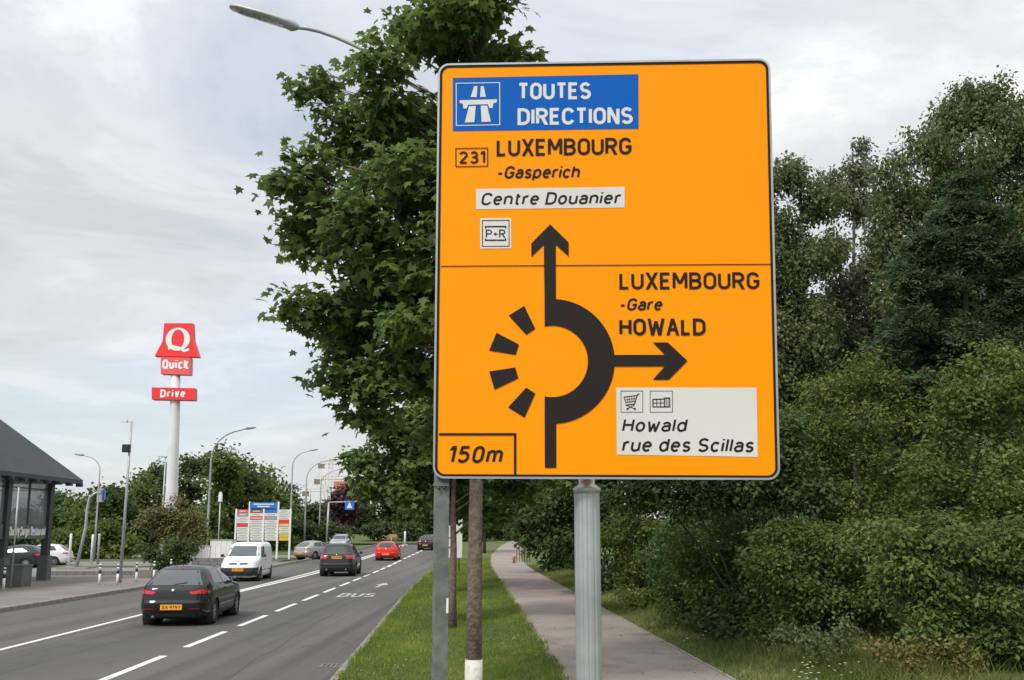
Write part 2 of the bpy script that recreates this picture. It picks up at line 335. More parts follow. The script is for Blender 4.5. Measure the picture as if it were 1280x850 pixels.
# ------------------------------------------------------------------ stroke lettering
def arc(cx, cy, rx, ry, a0, a1, n=10):
    return [(cx+rx*math.cos(R_(lerp(a0, a1, i/n))), cy+ry*math.sin(R_(lerp(a0, a1, i/n)))) for i in range(n+1)]
A = arc
x_ = .72
def bowl(cx=.23, rx=.23): return A(cx, .5*x_, rx, .36, 0, 360, 20)
G = {
 'T': (.52, [[(0, 1), (.52, 1)], [(.26, 1), (.26, 0)]]),
 'O': (.56, [A(.28, .7, .28, .3, 0, 180)+A(.28, .3, .28, .3, 180, 360)+[(.56, .7)]]),
 '0': (.48, [A(.24, .72, .24, .28, 0, 180)+A(.24, .28, .24, .28, 180, 360)+[(.48, .72)]]),
 'U': (.54, [[(0, 1)]+A(.27, .27, .27, .27, 180, 360)+[(.54, 1)]]),
 'E': (.46, [[(.46, 1), (0, 1), (0, 0), (.46, 0)], [(0, .52), (.4, .52)]]),
 'S': (.52, [A(.26, .75, .25, .25, 25, 260)+A(.26, .25, .26, .25, 80, -155)]),
 'D': (.56, [[(0, 0), (0, 1)]+A(.24, .68, .32, .32, 90, 0)+A(.24, .32, .32, .32, 0, -90)+[(-.0, 0)]]),
 'I': (.0, [[(0, 0), (0, 1)]]),
 'R': (.55, [[(0, 0), (0, 1)]+A(.27, .74, .26, .26, 90, -90)+[(0, .48)], [(.26, .48), (.55, 0)]]),
 'P': (.53, [[(0, 0), (0, 1)]+A(.27, .73, .26, .27, 90, -90)+[(0, .46)]]),
 'C': (.54, [A(.28, .7, .28, .3, 15, 180)+A(.28, .3, .28, .3, 180, 345)]),
 'N': (.54, [[(0, 0), (0, 1), (.54, 0), (.54, 1)]]),
 'L': (.42, [[(0, 1), (0, 0), (.42, 0)]]),
 'X': (.56, [[(0, 0), (.56, 1)], [(0, 1), (.56, 0)]]),
 'M': (.68, [[(0, 0), (0, 1), (.34, .3), (.68, 1), (.68, 0)]]),
 'B': (.55, [[(.27, .52), (0, .52), (0, 1)]+A(.27, .76, .24, .24, 90, -90)+A(.27, .26, .27, .26, 90, -90)+[(0, 0), (0, .52)]]),
 'G': (.56, [A(.28, .7, .28, .3, 15, 180)+A(.28, .3, .28, .3, 180, 360)+[(.56, .46), (.3, .46)]]),
 'H': (.54, [[(0, 0), (0, 1)], [(.54, 0), (.54, 1)], [(0, .52), (.54, .52)]]),
 'W': (.82, [[(0, 1), (.2, 0), (.41, .92), (.62, 0), (.82, 1)]]),
 'A': (.58, [[(0, 0), (.29, 1), (.58, 0)], [(.11, .32), (.47, .32)]]),
 'Q': (.56, [A(.28, .7, .28, .3, 0, 180)+A(.28, .3, .28, .3, 180, 360)+[(.56, .7)], [(.34, .2), (.6, -.08)]]),
 '1': (.22, [[(0, .8), (.22, 1), (.22, 0)]]),
 '2': (.5, [A(.25, .74, .25, .26, 165, -25)+[(.0, 0), (.5, 0)]]),
 '3': (.5, [A(.25, .76, .22, .24, 150, -90)+A(.25, .26, .25, .26, 90, -150)]),
 '5': (.5, [[(.46, 1), (.07, 1), (.03, .52)]+A(.23, .32, .27, .32, 130, -150)]),
 '9': (.5, [A(.25, .7, .25, .3, 0, 360, 18)+[(.5, .55), (.3, 0)]]),
 '7': (.46, [[(0, 1), (.46, 1), (.14, 0)]]), '4': (.5, [[(.36, 0), (.36, 1), (0, .3), (.5, .3)]]),
 '8': (.5, [A(.25, .76, .21, .24, 0, 360, 16), A(.25, .27, .25, .27, 0, 360, 16)]),
 '-': (.26, [[(-.05, .38), (.24, .38)]]), '+': (.4, [[(0, .45), (.4, .45)], [(.2, .25), (.2, .65)]]),
 'a': (.43, [A(.225, .5, .205, .22, 160, 0, 12)+[(.43, 0)], [(.43, .42), (.2, .42)]+A(.2, .21, .2, .21, 90, 270)+[(.43, .06)]]),
 'b': (.46, [bowl(), [(0, 1), (0, 0)]]),
 'c': (.42, [A(.23, .36, .23, .36, 40, 320)]),
 'd': (.46, [bowl(), [(.46, 1), (.46, 0)]]),
 'e': (.46, [[(0, .38), (.46, .38)]+A(.23, .36, .23, .36, 3, 315, 16)]),
 'g': (.46, [bowl(), [(.46, x_)]+A(.23, -.06, .23, .2, 0, -150)]),
 'h': (.44, [[(0, 0), (0, 1)], [(0, .42)]+A(.22, .48, .22, .24, 150, 0)+[(.44, 0)]]),
 'i': (.0, [[(0, 0), (0, x_)], [(0, .92), (0, 1.03)]]),
 'k': (.42, [[(0, 0), (0, 1)], [(.4, x_), (.02, .3)], [(.14, .42), (.42, 0)]]),
 'l': (.0, [[(0, 0), (0, 1)]]),
 'm': (.74, [[(0, 0), (0, x_)], [(0, .42)]+A(.185, .53, .185, .19, 150, 0)+[(.37, 0)], [(.37, .42)]+A(.555, .53, .185, .19, 150, 0)+[(.74, 0)]]),
 'n': (.44, [[(0, 0), (0, x_)], [(0, .42)]+A(.22, .48, .22, .24, 150, 0)+[(.44, 0)]]),
 'o': (.46, [bowl()]),
 'p': (.46, [bowl(), [(0, x_), (0, -.26)]]),
 'r': (.26, [[(0, 0), (0, x_)], [(0, .42)]+A(.2, .46, .2, .26, 160, 65)]),
 's': (.38, [A(.19, .54, .18, .18, 25, 260)+A(.19, .18, .19, .18, 80, -155)]),
 't': (.28, [[(.1, .95)]+A(.24, .14, .14, .14, 180, 280), [(0, x_), (.28, x_)]]),
 'u': (.44, [[(0, x_)]+A(.22, .24, .22, .24, 180, 330), [(.44, x_), (.44, 0)]]),
 'v': (.42, [[(0, x_), (.21, 0), (.42, x_)]]),
 'w': (.64, [[(0, x_), (.16, 0), (.32, .66), (.48, 0), (.64, x_)]]),
 'y': (.42, [[(0, x_), (.21, 0)], [(.42, x_), (.14, -.28)]]),
 'q': (.46, [bowl(), [(.46, x_), (.46, -.26)]]),
}
def ribbon(mb, pts, w, fn, z):
    """fill a stroke of width w along 2-D points; fn maps (u, v, depth) to 3-D"""
    P = [Vector(p).to_2d() if len(p) > 2 else Vector(p) for p in pts]
    Q = [P[0]]
    for p in P[1:]:
        if (p-Q[-1]).length > 1e-5: Q.append(p)
    P = Q; n = len(P); closed = (P[0]-P[-1]).length < 1e-4
    if closed: P = P[:-1]; n -= 1
    L_, R2 = [], []
    for i in range(n):
        a = P[(i-1) % n] if (closed or i > 0) else None; b = P[(i+1) % n] if (closed or i < n-1) else None
        d0 = (P[i]-a).normalized() if a is not None else None; d1 = (b-P[i]).normalized() if b is not None else None
        if d0 is None: d0 = d1
        if d1 is None: d1 = d0
        n0 = Vector((-d0.y, d0.x)); n1 = Vector((-d1.y, d1.x)); m = n0+n1
        if m.length < 1e-4: m = n0.copy()
        m.normalize(); k = w/2/max(m.dot(n0), .38)
        L_.append(P[i]+m*k); R2.append(P[i]-m*k)
    vs = [fn(p.x, p.y, z) for p in L_]+[fn(p.x, p.y, z) for p in R2]
    m_ = n if closed else n-1
    mb.add(vs, [(i, n+i, n+(i+1) % n, (i+1) % n) for i in range(m_)])
def text2d(mb, s, fn, stroke, gap=.2, slant=0, dz=.00012, width=None):
    stroke *= 1.1
    """lay a line of text; v runs 0..1 over the cap height; u is scaled to `width` (in cap heights)"""
    t = stroke; adv = 0; items = []
    for ch in s:
        if ch == ' ': adv += .34; continue
        w, st = G[ch]; items.append((adv, st)); adv += w + t + gap
    total = adv-gap
    k = 1 if width is None else (width-slant*.8)/total
    z = 0
    F_ = lambda u, v, q: fn(u+slant*v, v, q)
    for a, st in items:
        for path_ in st:
            P = [Vector(((a+t/2+x)*k, t/2+y*(1-t))) for x, y in path_]
            runs = [[P[0]]]                       # split the stroke at sharp corners
            for i in range(1, len(P)):
                runs[-1].append(P[i])
                if i < len(P)-1 and (P[i]-P[i-1]).length > 1e-6 and (P[i+1]-P[i]).length > 1e-6:
                    if (P[i]-P[i-1]).normalized().dot((P[i+1]-P[i]).normalized()) < -.25: runs.append([P[i]])
            for q_ in runs:
                if len(q_) == 2 and abs(q_[0].x-q_[1].x) > .03 and abs(q_[0].y-q_[1].y) > .15:      # diagonal with level-cut ends
                    p, q = (q_ if q_[0].y < q_[1].y else q_[::-1]); d = q-p; hw = t/2*d.length/abs(d.y)*.97
                    e0 = -t/2 if abs(p.y-t/2) < .02 or p.y < 0 else 0; e1 = t/2 if min(abs(q.y-(1-t/2)), abs(q.y-(t/2+x_*(1-t)))) < .02 else 0
                    ins = (hw-t/2)*(1 if d.x > 0 else -1)
                    mb.add([F_(p.x+ins-hw, p.y+e0, z), F_(p.x+ins+hw, p.y+e0, z), F_(q.x-ins+hw, q.y+e1, z), F_(q.x-ins-hw, q.y+e1, z)], [(0, 1, 2, 3)])
                else: ribbon(mb, q_, t, F_, z)
                z += dz
            if z > dz*4: z = 0
    return mb

# ------------------------------------------------------------------ the big direction sign
SW, SH = 2.052, 2.580
sign = empty('direction_sign', (0, 0, 0), 0, 'large orange direction sign with roundabout diagram and blue TOUTES DIRECTIONS panel, on two grey posts', 'road sign')
SMX = Matrix.Translation((.5576, 5.5, 3.8974)) @ Matrix.Rotation(-.0453, 4, 'Z') @ Matrix.Rotation(.0569, 4, 'X') @ Matrix.Rotation(.007, 4, 'Y')
SMI = SMX.inverted()
def sgn(px, py):                          # photo pixel to sign plane (metres from the sign's centre)
    o = SMI @ Vector((0, 0, CAMZ)); d = SMI.to_3x3() @ ray(px, py)
    p = o - d*(o.y/d.y); return (p.x, p.z)
def S3(u, v, z=0): return SMX @ Vector((u, -z, v))          # z: millimetres of stand-off towards the viewer
def rrect(w, h, r, n=6):
    P = []
    for cx, cy, a in ((w/2-r, h/2-r, 0), (-w/2+r, h/2-r, 90), (-w/2+r, -h/2+r, 180), (w/2-r, -h/2+r, 270)):
        P += [(cx+r*math.cos(R_(a+90*i/n)), cy+r*math.sin(R_(a+90*i/n))) for i in range(n+1)]
    return P
mb = MB(); mb.prism(rrect(SW-.03, SH-.03, .055), -.012, .0, S3); mb.build('sign_plate', M['orange'], sign)
def ring(o_, i_, z0, z1, name, m):
    mb = MB(); n = len(o_)
    vs = [S3(*p, z1) for p in o_]+[S3(*p, z1) for p in i_]+[S3(*p, z0) for p in o_]+[S3(*p, z0) for p in i_]
    fs = []
    for k in range(n):
        j = (k+1) % n
        fs += [(k, j, n+j, n+k), (2*n+k, 3*n+k, 3*n+j, 2*n+j), (k, 2*n+k, 2*n+j, j), (n+k, n+j, 3*n+j, 3*n+k)]
    mb.add(vs, fs); return mb.build(name, m, sign)
ring(rrect(SW, SH, .07), rrect(SW-.024, SH-.024, .058), -.035, .007, 'sign_frame', M['alu'])
ring(rrect(SW-.0245, SH-.0245, .058), rrect(SW-.052, SH-.052, .046), .0005, .003, 'black_border', M['glyph'])
def spoly(mb, pts, z, conv=True):
    P = [sgn(*p) for p in pts] if conv else pts
    mb.add([S3(u, v, z) for u, v in P], [tuple(range(len(P)))[::-1]])
def spart(name, m, polys, z, label=None):
    mb = MB()
    for p in polys: spoly(mb, p, z)
    o = mb.build(name, m, sign); 
    if label: o['label'] = label
    return o
spart('text_panel', M['blue'], [[(566, 97.5), (797.8, 92.8), (798.2, 161), (566, 164)]], .002, 'blue panel reading TOUTES DIRECTIONS')
spart('text_panel', M['sheet'], [[(595, 236.3), (780.8, 233.6), (780.8, 259.6), (595.2, 261.7)]], .002, 'white panel reading Centre Douanier')
spart('text_panel', M['sheet'], [[(770.3, 484.4), (945.6, 484.6), (947.2, 571.2), (771, 568.3)]], .002, 'white panel reading Howald rue des Scillas')
spart('pictogram_panel', M['sheet'], [[(600.2, 272.9), (639, 272.5), (639.2, 310.6), (600.3, 310.9)]], .002, 'white P+R pictogram')
def sline(mb, pts, wpx, z):
    P = [sgn(*p) for p in pts]; ribbon(mb, P, wpx*SW/420, lambda u, v, q: S3(u, v, q), z)
def stext(s, x0, x1, ytop, ybase, m, stroke, slant=0, gap=.1, z=.003, dy=0, name='lettering'):
    """text between photo columns x0..x1, baseline at ybase (left) and ybase+dy (right)"""
    a = Vector(sgn(x0, ybase)); b = Vector(sgn(x1, ybase+dy)); c = Vector(sgn(x0, ytop)); h = (c-a).length
    ux = (b-a).normalized(); uy = Vector((0, 1)); W = (b-a).length/h
    mb = MB()
    text2d(mb, s, lambda u, v, q: S3(a.x+ux.x*u*h+uy.x*v*h, a.y+ux.y*u*h+uy.y*v*h, z+q), stroke, gap, slant, width=W)
    o = mb.build(name, m, sign); o['label'] = 'lettering reading '+s; return o
W_, K_ = M['sheet'], M['glyph']
stext('TOUTES', 647.5, 738.5, 103.7, 124.8, W_, .165, dy=-.6)
stext('DIRECTIONS', 647, 791, 135.6, 156.6, W_, .165, dy=-1.4)
stext('231', 573.6, 606.5, 189.4, 204.9, K_, .15, dy=-.4, gap=.12)
stext('LUXEMBOURG', 620.8, 789.4, 174.4, 195.6, K_, .15, dy=-2.4)
stext('-Gasperich', 621, 726, 207.8, 223.4, K_, .15, slant=.2, dy=-.8)
stext('Centre Douanier', 600.5, 777.5, 241.2, 256.9, K_, .15, slant=.2, dy=-1.8)
stext('150m', 558.5, 630, 557.4, 578.7, K_, .15, slant=.22, gap=.17)
stext('LUXEMBOURG', 774.2, 949.4, 340.8, 362, K_, .15, dy=-.5)
stext('-Gare', 774.2, 829.5, 372.8, 388.2, K_, .155, slant=.2)
stext('HOWALD', 774.2, 882, 398.2, 419.4, K_, .165)
stext('Howald', 776.8, 860, 523, 539.8, K_, .15, slant=.2, dy=.2)
stext('rue des Scillas', 776.8, 944, 547, 564.6, K_, .15, slant=.2, dy=1)
stext('P+R', 607.2, 632, 287, 297.6, K_, .13, gap=.1)
# box round 231, distance box, divider, pictogram frames
mb = MB(); z = .004
sline(mb, [(569.8, 185.8), (609.5, 185.2), (609.6, 207.8), (569.9, 208.5), (569.8, 185.8)], 1.1, z)
mb.build('route_number_frame', K_, sign)
mb = MB(); sline(mb, [(549, 542.8), (643.9, 542.8), (643.9, 594)], 2.8, .004); mb.build('distance_frame', K_, sign)
mb = MB(); sline(mb, [(551, 332.9), (966, 330.4)], 1.1, .004); mb.build('divider_line', K_, sign)
mb = MB(); sline(mb, [(603, 275.8), (636.2, 275.5), (636.4, 307.8), (603.1, 308), (603, 275.8)], .9, .004)
sline(mb, [(607, 285.6), (607, 283.4), (632, 283.2), (632, 285.4)], 1.6, .0042); sline(mb, [(607, 298.2), (607, 300.4), (632, 300.3), (632, 298.2)], 1.6, .0043)
mb.build('park_and_ride_pictogram', K_, sign)
# motorway pictogram
mb = MB(); sline(mb, [(570.3, 104.5), (624.6, 103.5), (624.8, 156.2), (570.5, 157.2), (570.3, 104.5)], 1.1, .004)
spoly(mb, [(592.7, 108), (596.8, 108), (596, 121.6), (588.4, 121.6)], .004)
spoly(mb, [(601, 108), (604.8, 108), (607.3, 121.4), (600.3, 121.5)], .004)
spoly(mb, [(574.2, 125.6), (621.4, 124.4), (620.8, 128.6), (616.8, 129.2), (615.8, 135.2), (611.8, 135.4), (610, 130.6), (585.5, 131.2), (583.3, 136), (579.4, 136), (578.6, 130), (575, 129.2)], .004)
spoly(mb, [(586.4, 133), (594.8, 132.6), (593, 153), (581, 153.4)], .0041)
spoly(mb, [(601, 132.4), (609, 132.2), (613.6, 152.4), (602, 152.8)], .0041)
mb.build('motorway_pictogram', W_, sign)
# roundabout diagram
mb = MB(); cxr, cyr, Ro, Ri = 690.3, 451.8, 78, 44.6
P = [(694.6, 374.0)]+[(cxr+Ro*math.cos(a), cyr-Ro*math.sin(a)) for a in lin(R_(86), R_(-86), 40)]+[(694.9, 529.6)]
xi = 680.9; ai = math.acos((xi-cxr)/Ri)
Q = [(cxr+Ri*math.cos(a), cyr-Ri*math.sin(a)) for a in lin(ai, -ai, 42)]
oo = [sgn(*p) for p in [(xi, 374)]+P+[(xi, 529.6)]]; 
n_ = len(P)
outer = [(cxr+Ro*math.cos(a), cyr-Ro*math.sin(a)) for a in lin(R_(97), R_(-97), 42)]
vs = [S3(*sgn(*p), .004) for p in outer]+[S3(*sgn(*p), .004) for p in Q]
mb.add(vs, [(i, 42+i, 43+i, i+1) for i in range(41)])
spoly(mb, [(664.2, 304.4), (687.6, 280.6), (710.7, 303), (710.7, 320.4), (694.6, 306), (694.8, 376), (680.8, 376), (679.8, 306), (664.2, 321.2)], .0042)
spoly(mb, [(680.9, 526), (695.1, 526), (695.3, 584.6), (681.1, 584.6)], .0042)
spoly(mb, [(764, 443.7), (831, 443.6), (816, 428.1), (834.5, 428.1), (859.2, 451), (836, 474.6), (816, 474.6), (831, 458), (764, 458.2)], .0042)
mb.build('roundabout_diagram', K_, sign)
for q in ([(655.3, 382.5), (669, 411), (657.8, 418.5), (635.9, 394.5)], [(620.7, 416), (648.6, 430.5), (644.7, 443.5), (611.5, 438.2)],
          [(611.5, 464.4), (644, 459.4), (647.9, 472.8), (618.2, 487)], [(657.8, 484.5), (669, 491.9), (655.7, 521.9), (635.2, 509.2)]):
    spart('roundabout_dash', K_, [q], .004)
# trolley and factory pictograms
mb = MB()
for x0, x1 in ((776.2, 803.4), (812.6, 840.4)): sline(mb, [(x0, 488.8), (x1, 488.8), (x1, 515.2), (x0, 515.2), (x0, 488.8)], .6, .004)
sline(mb, [(799.5, 492.4), (796.8, 493), (793.2, 505), (781.5, 506.4)], 1.1, .0042); sline(mb, [(780, 496.3), (796, 494.2)], .9, .0043); sline(mb, [(780, 496.3), (782, 503.2), (793.6, 501.6)], .9, .0042)
sline(mb, [(781, 499.8), (794.4, 498)], .6, .0043)
for k in range(4): sline(mb, [(783.6+3*k, 495.8-.4*k), (784.6+2.6*k, 503-.3*k)], .6, .0044)
sline(mb, [(793, 506), (785, 510.5)], .8, .0043); sline(mb, [(783, 506.5), (793, 510.8)], .8, .0042)
for c in ((784.2, 511), (793.4, 511)): spoly(mb, [(c[0]+1.4*math.cos(a), c[1]+1.4*math.sin(a)) for a in lin(0, 5.4, 7)], .0044)
mb.build('trolley_pictogram', K_, sign)
mb = MB()
sline(mb, [(816, 499.2), (816, 508.6), (837, 508.6), (837, 497.5), (830.5, 497.5), (830.5, 508)], 1.2, .0042); sline(mb, [(816, 499.2), (830.5, 498.8)], 1.2, .0043); sline(mb, [(816, 503.8), (830.5, 503.6)], .8, .0043)
for k in (820.8, 825.6): sline(mb, [(k, 499), (k, 508.6)], .8, .0044)
for k in (832.6, 835): sline(mb, [(k, 497.6), (k, 508.4)], .7, .0044)
mb.build('shops_pictogram', K_, sign)
# back rails and clamps
for v in (-1.05, -.35, .35, 1.05):
    mb = MB(); P = [S3(-.95, v-.02, -.055), S3(.95, v-.02, -.055), S3(.95, v+.02, -.055), S3(-.95, v+.02, -.055), S3(-.95, v-.02, -.0125), S3(.95, v-.02, -.0125), S3(.95, v+.02, -.0125), S3(-.95, v+.02, -.0125)]
    mb.add(P, [(0, 1, 2, 3), (4, 7, 6, 5), (0, 4, 5, 1), (2, 6, 7, 3), (0, 3, 7, 4), (1, 5, 6, 2)]); mb.build('back_rail', M['alu'], sign)
# right post: fluted aluminium, with collar
pr = at(735.0, 740, 5.74); pr.z = 0
mb = MB(); n = 48; vs = []; top = at(733, 611, 5.74).z
for zz_ in (0, top):
    for k in range(n):
        a = 2*math.pi*k/n; r = .078 - (.0045 if k % 4 == 0 else 0)
        vs.append((pr.x+r*math.cos(a), pr.y+r*math.sin(a), zz_))
mb.add(vs, [(k, (k+1) % n, n+(k+1) % n, n+k) for k in range(n)]+[tuple(range(n, 2*n))])
mb.build('post', M['alu'], sign)['label'] = 'thick fluted aluminium post'
mb = MB(); prof = [(.079, top-.03), (.084, top-.012), (.085, top), (.075, top+.012), (.058, top+.022), (.05, top+.032), (.05, 5.0)]
mb.tube([(pr.x, pr.y, z_) for r, z_ in prof], [r for r, z_ in prof], 28); mb.build('post_collar', M['alu'], sign)
# left post: galvanised U profile
pl = at(550.5, 740, 5.68); pl.z = 0
mb = MB(); w, d, t_ = .077, .07, .012
sec = [(-w/2, -d/2), (w/2, -d/2), (w/2, d/2), (w/2-t_*1.4, d/2), (w/2-t_*1.4, -d/2+t_), (-w/2+t_*1.4, -d/2+t_), (-w/2+t_*1.4, d/2), (-w/2, d/2)]
mb.prism(sec, 0, 5.0, lambda x, y, h: (pl.x+x*math.cos(.35)-y*math.sin(.35), pl.y+x*math.sin(.35)+y*math.cos(.35), h))
o = mb.build('post', M['galv'], sign); o['label'] = 'slim galvanised channel post'
for v in (3.0, 2.66):
    pass
mb = MB(); c = at(559.3, 757, 5.66); mb.box(c, (.012, .03, .085)); mb.build('reflector', M['white'], sign)
for v in (-1.05, -.35, .35, 1.05):
    for q in (pl.x, pr.x):
        c = S3(q-.5576, v, -.07); mb = MB(); mb.box((c.x+(.03 if q == pl.x else 0), (c.y+5.7)/2+.02, c.z), (.11 if q == pl.x else .19, .1, .035)); mb.build('clamp', M['galv'], sign)
for q in (-.012, .02): mb = MB(); mb.tube([(pl.x+q, pl.y-.06, sgn(552, 602)[1]+3.8974-.03), (pl.x+q, pl.y-.03, sgn(552, 602)[1]+3.8974-.03)], .008, 8); mb.build('bolt', M['dark'], sign)
mb = MB(); mb.box((pl.x, pl.y-.02, sgn(552, 596)[1]+3.8974-.035), (.09, .05, .02)); mb.build('clamp', M['galv'], sign)

# ------------------------------------------------------------------ foliage
LEAF = dict(
 maple=([(0, 0, 0), (.18, .10, -.02), (.52, .02, -.10), (.36, .34, -.03), (.62, .62, -.12), (.26, .60, 0), (0, 1.05, -.10), (-.26, .60, 0), (-.62, .62, -.12), (-.36, .34, -.03), (-.52, .02, -.10), (-.18, .10, -.02), (0, .4, .03)],
        [(0, 1, 12), (1, 2, 3), (1, 3, 12), (3, 4, 5), (3, 5, 12), (5, 6, 7), (5, 7, 12), (7, 8, 9), (7, 9, 12), (9, 10, 11), (9, 11, 12), (11, 0, 12)]),
 oval=([(0, 0, 0), (.28, .45, -.06), (0, 1, -.05), (-.28, .45, -.06), (0, .5, .04)], [(0, 1, 4), (1, 2, 4), (2, 3, 4), (3, 0, 4)]),
 diamond=([(0, 0, 0), (.32, .45, -.1), (0, 1, -.02), (-.32, .45, -.1)], [(0, 1, 2), (0, 2, 3)]),
 tuft=([(0, 0, 0), (.12, 1, .1), (-.12, 1, -.05), (.5, .7, .0), (.62, .55, .1), (-.5, .75, 0), (-.62, .5, .05)], [(0, 1, 2), (0, 4, 3), (0, 5, 6)]),
)
def unit(v): return v/np.maximum(np.linalg.norm(v, axis=-1, keepdims=True), 1e-9)
def leaf_obj(name, C_, Nn, Dr, size, shape, m, tint, parent=None, kind='stuff'):
    T, Fc = LEAF[shape]; T = np.array(T, float); Fc = np.array(Fc)
    Nn = unit(Nn); Dr = unit(Dr-Nn*np.sum(Dr*Nn, 1, keepdims=True)); X = np.cross(Dr, Nn)
    V = C_[:, None, :] + size[:, None, None]*(T[None, :, 0:1]*X[:, None, :]+T[None, :, 1:2]*Dr[:, None, :]+T[None, :, 2:3]*Nn[:, None, :])
    n, K = len(C_), len(T); V = V.reshape(-1, 3)
    F_ = (Fc[None]+np.arange(n)[:, None, None]*K).reshape(-1, 3)
    me = bpy.data.meshes.new(name); me.vertices.add(len(V)); me.vertices.foreach_set('co', V.astype(np.float32).ravel())
    me.loops.add(F_.size); me.loops.foreach_set('vertex_index', F_.astype(np.int32).ravel())
    me.polygons.add(len(F_)); me.polygons.foreach_set('loop_start', np.arange(0, F_.size, 3, dtype=np.int32))
    me.polygons.foreach_set('loop_total', np.full(len(F_), 3, np.int32))
    a = me.attributes.new('tint', 'FLOAT', 'POINT'); a.data.foreach_set('value', np.repeat(np.clip(tint, 0, 1), K).astype(np.float32))
    me.update(calc_edges=True); me.materials.append(m)
    return tag(link(bpy.data.objects.new(name, me), parent), kind=kind)
def crown(name, blobs, nclu, per, csize, lsize, shape, m, parent, droop=.3, up=.6, fill=.5, hang=0, seed=1, sub=8, grow=1.0):
    """blobs: (centre, (rx,ry,rz)); leaves gathered in twig clusters inside/at the surface of the blobs"""
    g = np.random.default_rng(seed)
    c = np.array([list(b[0]) for b in blobs]); r = np.array([b[1] for b in blobs], float)
    r *= grow
    if sub:                                   # boughs: smaller lumps spread through each clump
        ratio = .46 if sub <= 7 else .38
        dd_ = unit(g.normal(size=(len(c)*sub, 3))); i_ = np.repeat(np.arange(len(c)), sub)
        c = c[i_]+dd_*r[i_]*(g.random(len(i_))**.5*(1-ratio*.6))[:, None]; r = r[i_]*(ratio*g.uniform(.7, 1.25, len(i_)))[:, None]*np.array([1.1, 1.1, .8])
    btint = g.normal(0, .13, len(c))
    wts = (r[:, 0]*r[:, 1]+r[:, 0]*r[:, 2]+r[:, 1]*r[:, 2]); wts /= wts.sum()
    idx = g.choice(len(c), nclu, p=wts); d = unit(g.normal(size=(nclu, 3)))
    rad = 1-fill*g.random(nclu)**1.6
    lump = 1+.13*np.sin(d[:, 0]*5+idx*2.1)*np.cos(d[:, 1]*6+idx)+.09*np.sin(d[:, 2]*11+idx*1.3+d[:, 0]*7)
    cc = c[idx]+d*r[idx]*(rad*lump)[:, None]
    tc_ = g.normal(.42, .15, nclu)+btint[idx]
    k = np.repeat(np.arange(nclu), per); n = len(k)
    off = g.normal(size=(n, 3))*csize*np.array([1, 1, .55])
    if hang: off[:, 2] = -g.random(n)*hang; off[:, :2] *= .45
    P = cc[k]+off
    dk = d[k]
    Nn = unit(dk*.45+np.array([0, 0, up])+g.normal(size=(n, 3))*.45)
    Dr = unit(dk*np.array([1, 1, .3])+np.array([0, 0, -droop])+g.normal(size=(n, 3))*.55)
    s = lsize*g.uniform(.55, 1.3, n)
    return leaf_obj(name, P, Nn, Dr, s, shape, m, tc_[k]+g.normal(0, .13, n), parent)
def limbs(mb, base, top, r0, r1, blobs, nfrac=(.3, .9), rs=.35, seed=3, n=8):
    g = random.Random(seed); base = Vector(base); top = Vector(top)
    pts = []
    for i in range(7):
        t = i/6; p = base.lerp(top, t)
        if 0 < i: p += Vector((g.uniform(-1, 1), g.uniform(-1, 1), 0))*r0*.25
        pts.append(p)
    mb.tube(pts, [lerp(r0, r1, i/6) for i in range(7)], 14)
    for c, r in blobs:
        c = Vector(c); t = min(nfrac[1], max(nfrac[0], ((c.z-.35*abs(c.x-base.x)-.3)-base.z)/(top.z-base.z)))
        s = base.lerp(top, t); rr = lerp(r0, r1, t)*rs+.01
        m1 = s.lerp(c, .5)+Vector((g.uniform(-.1, .1), g.uniform(-.1, .1), .12*(c-s).length))
        mb.tube([s, m1, c], [rr, rr*.65, rr*.2], n)
        for q in range(3):
            e = c+Vector((g.uniform(-1, 1)*r[0], g.uniform(-1, 1)*r[1], g.uniform(-.4, .9)*r[2]))*.75
            mb.tube([m1.lerp(c, .3+.2*q), e], [rr*.4, rr*.1], 5)
def pb(px, py, D, rpx, ry=None, dD=0, sq=1.0):     # a clump seen at a photo pixel with a radius in pixels
    c = at(px, py, D+dD); k = (D+dD)/FPX; return (c, (rpx*k, (ry or rpx*k), rpx*k*sq))

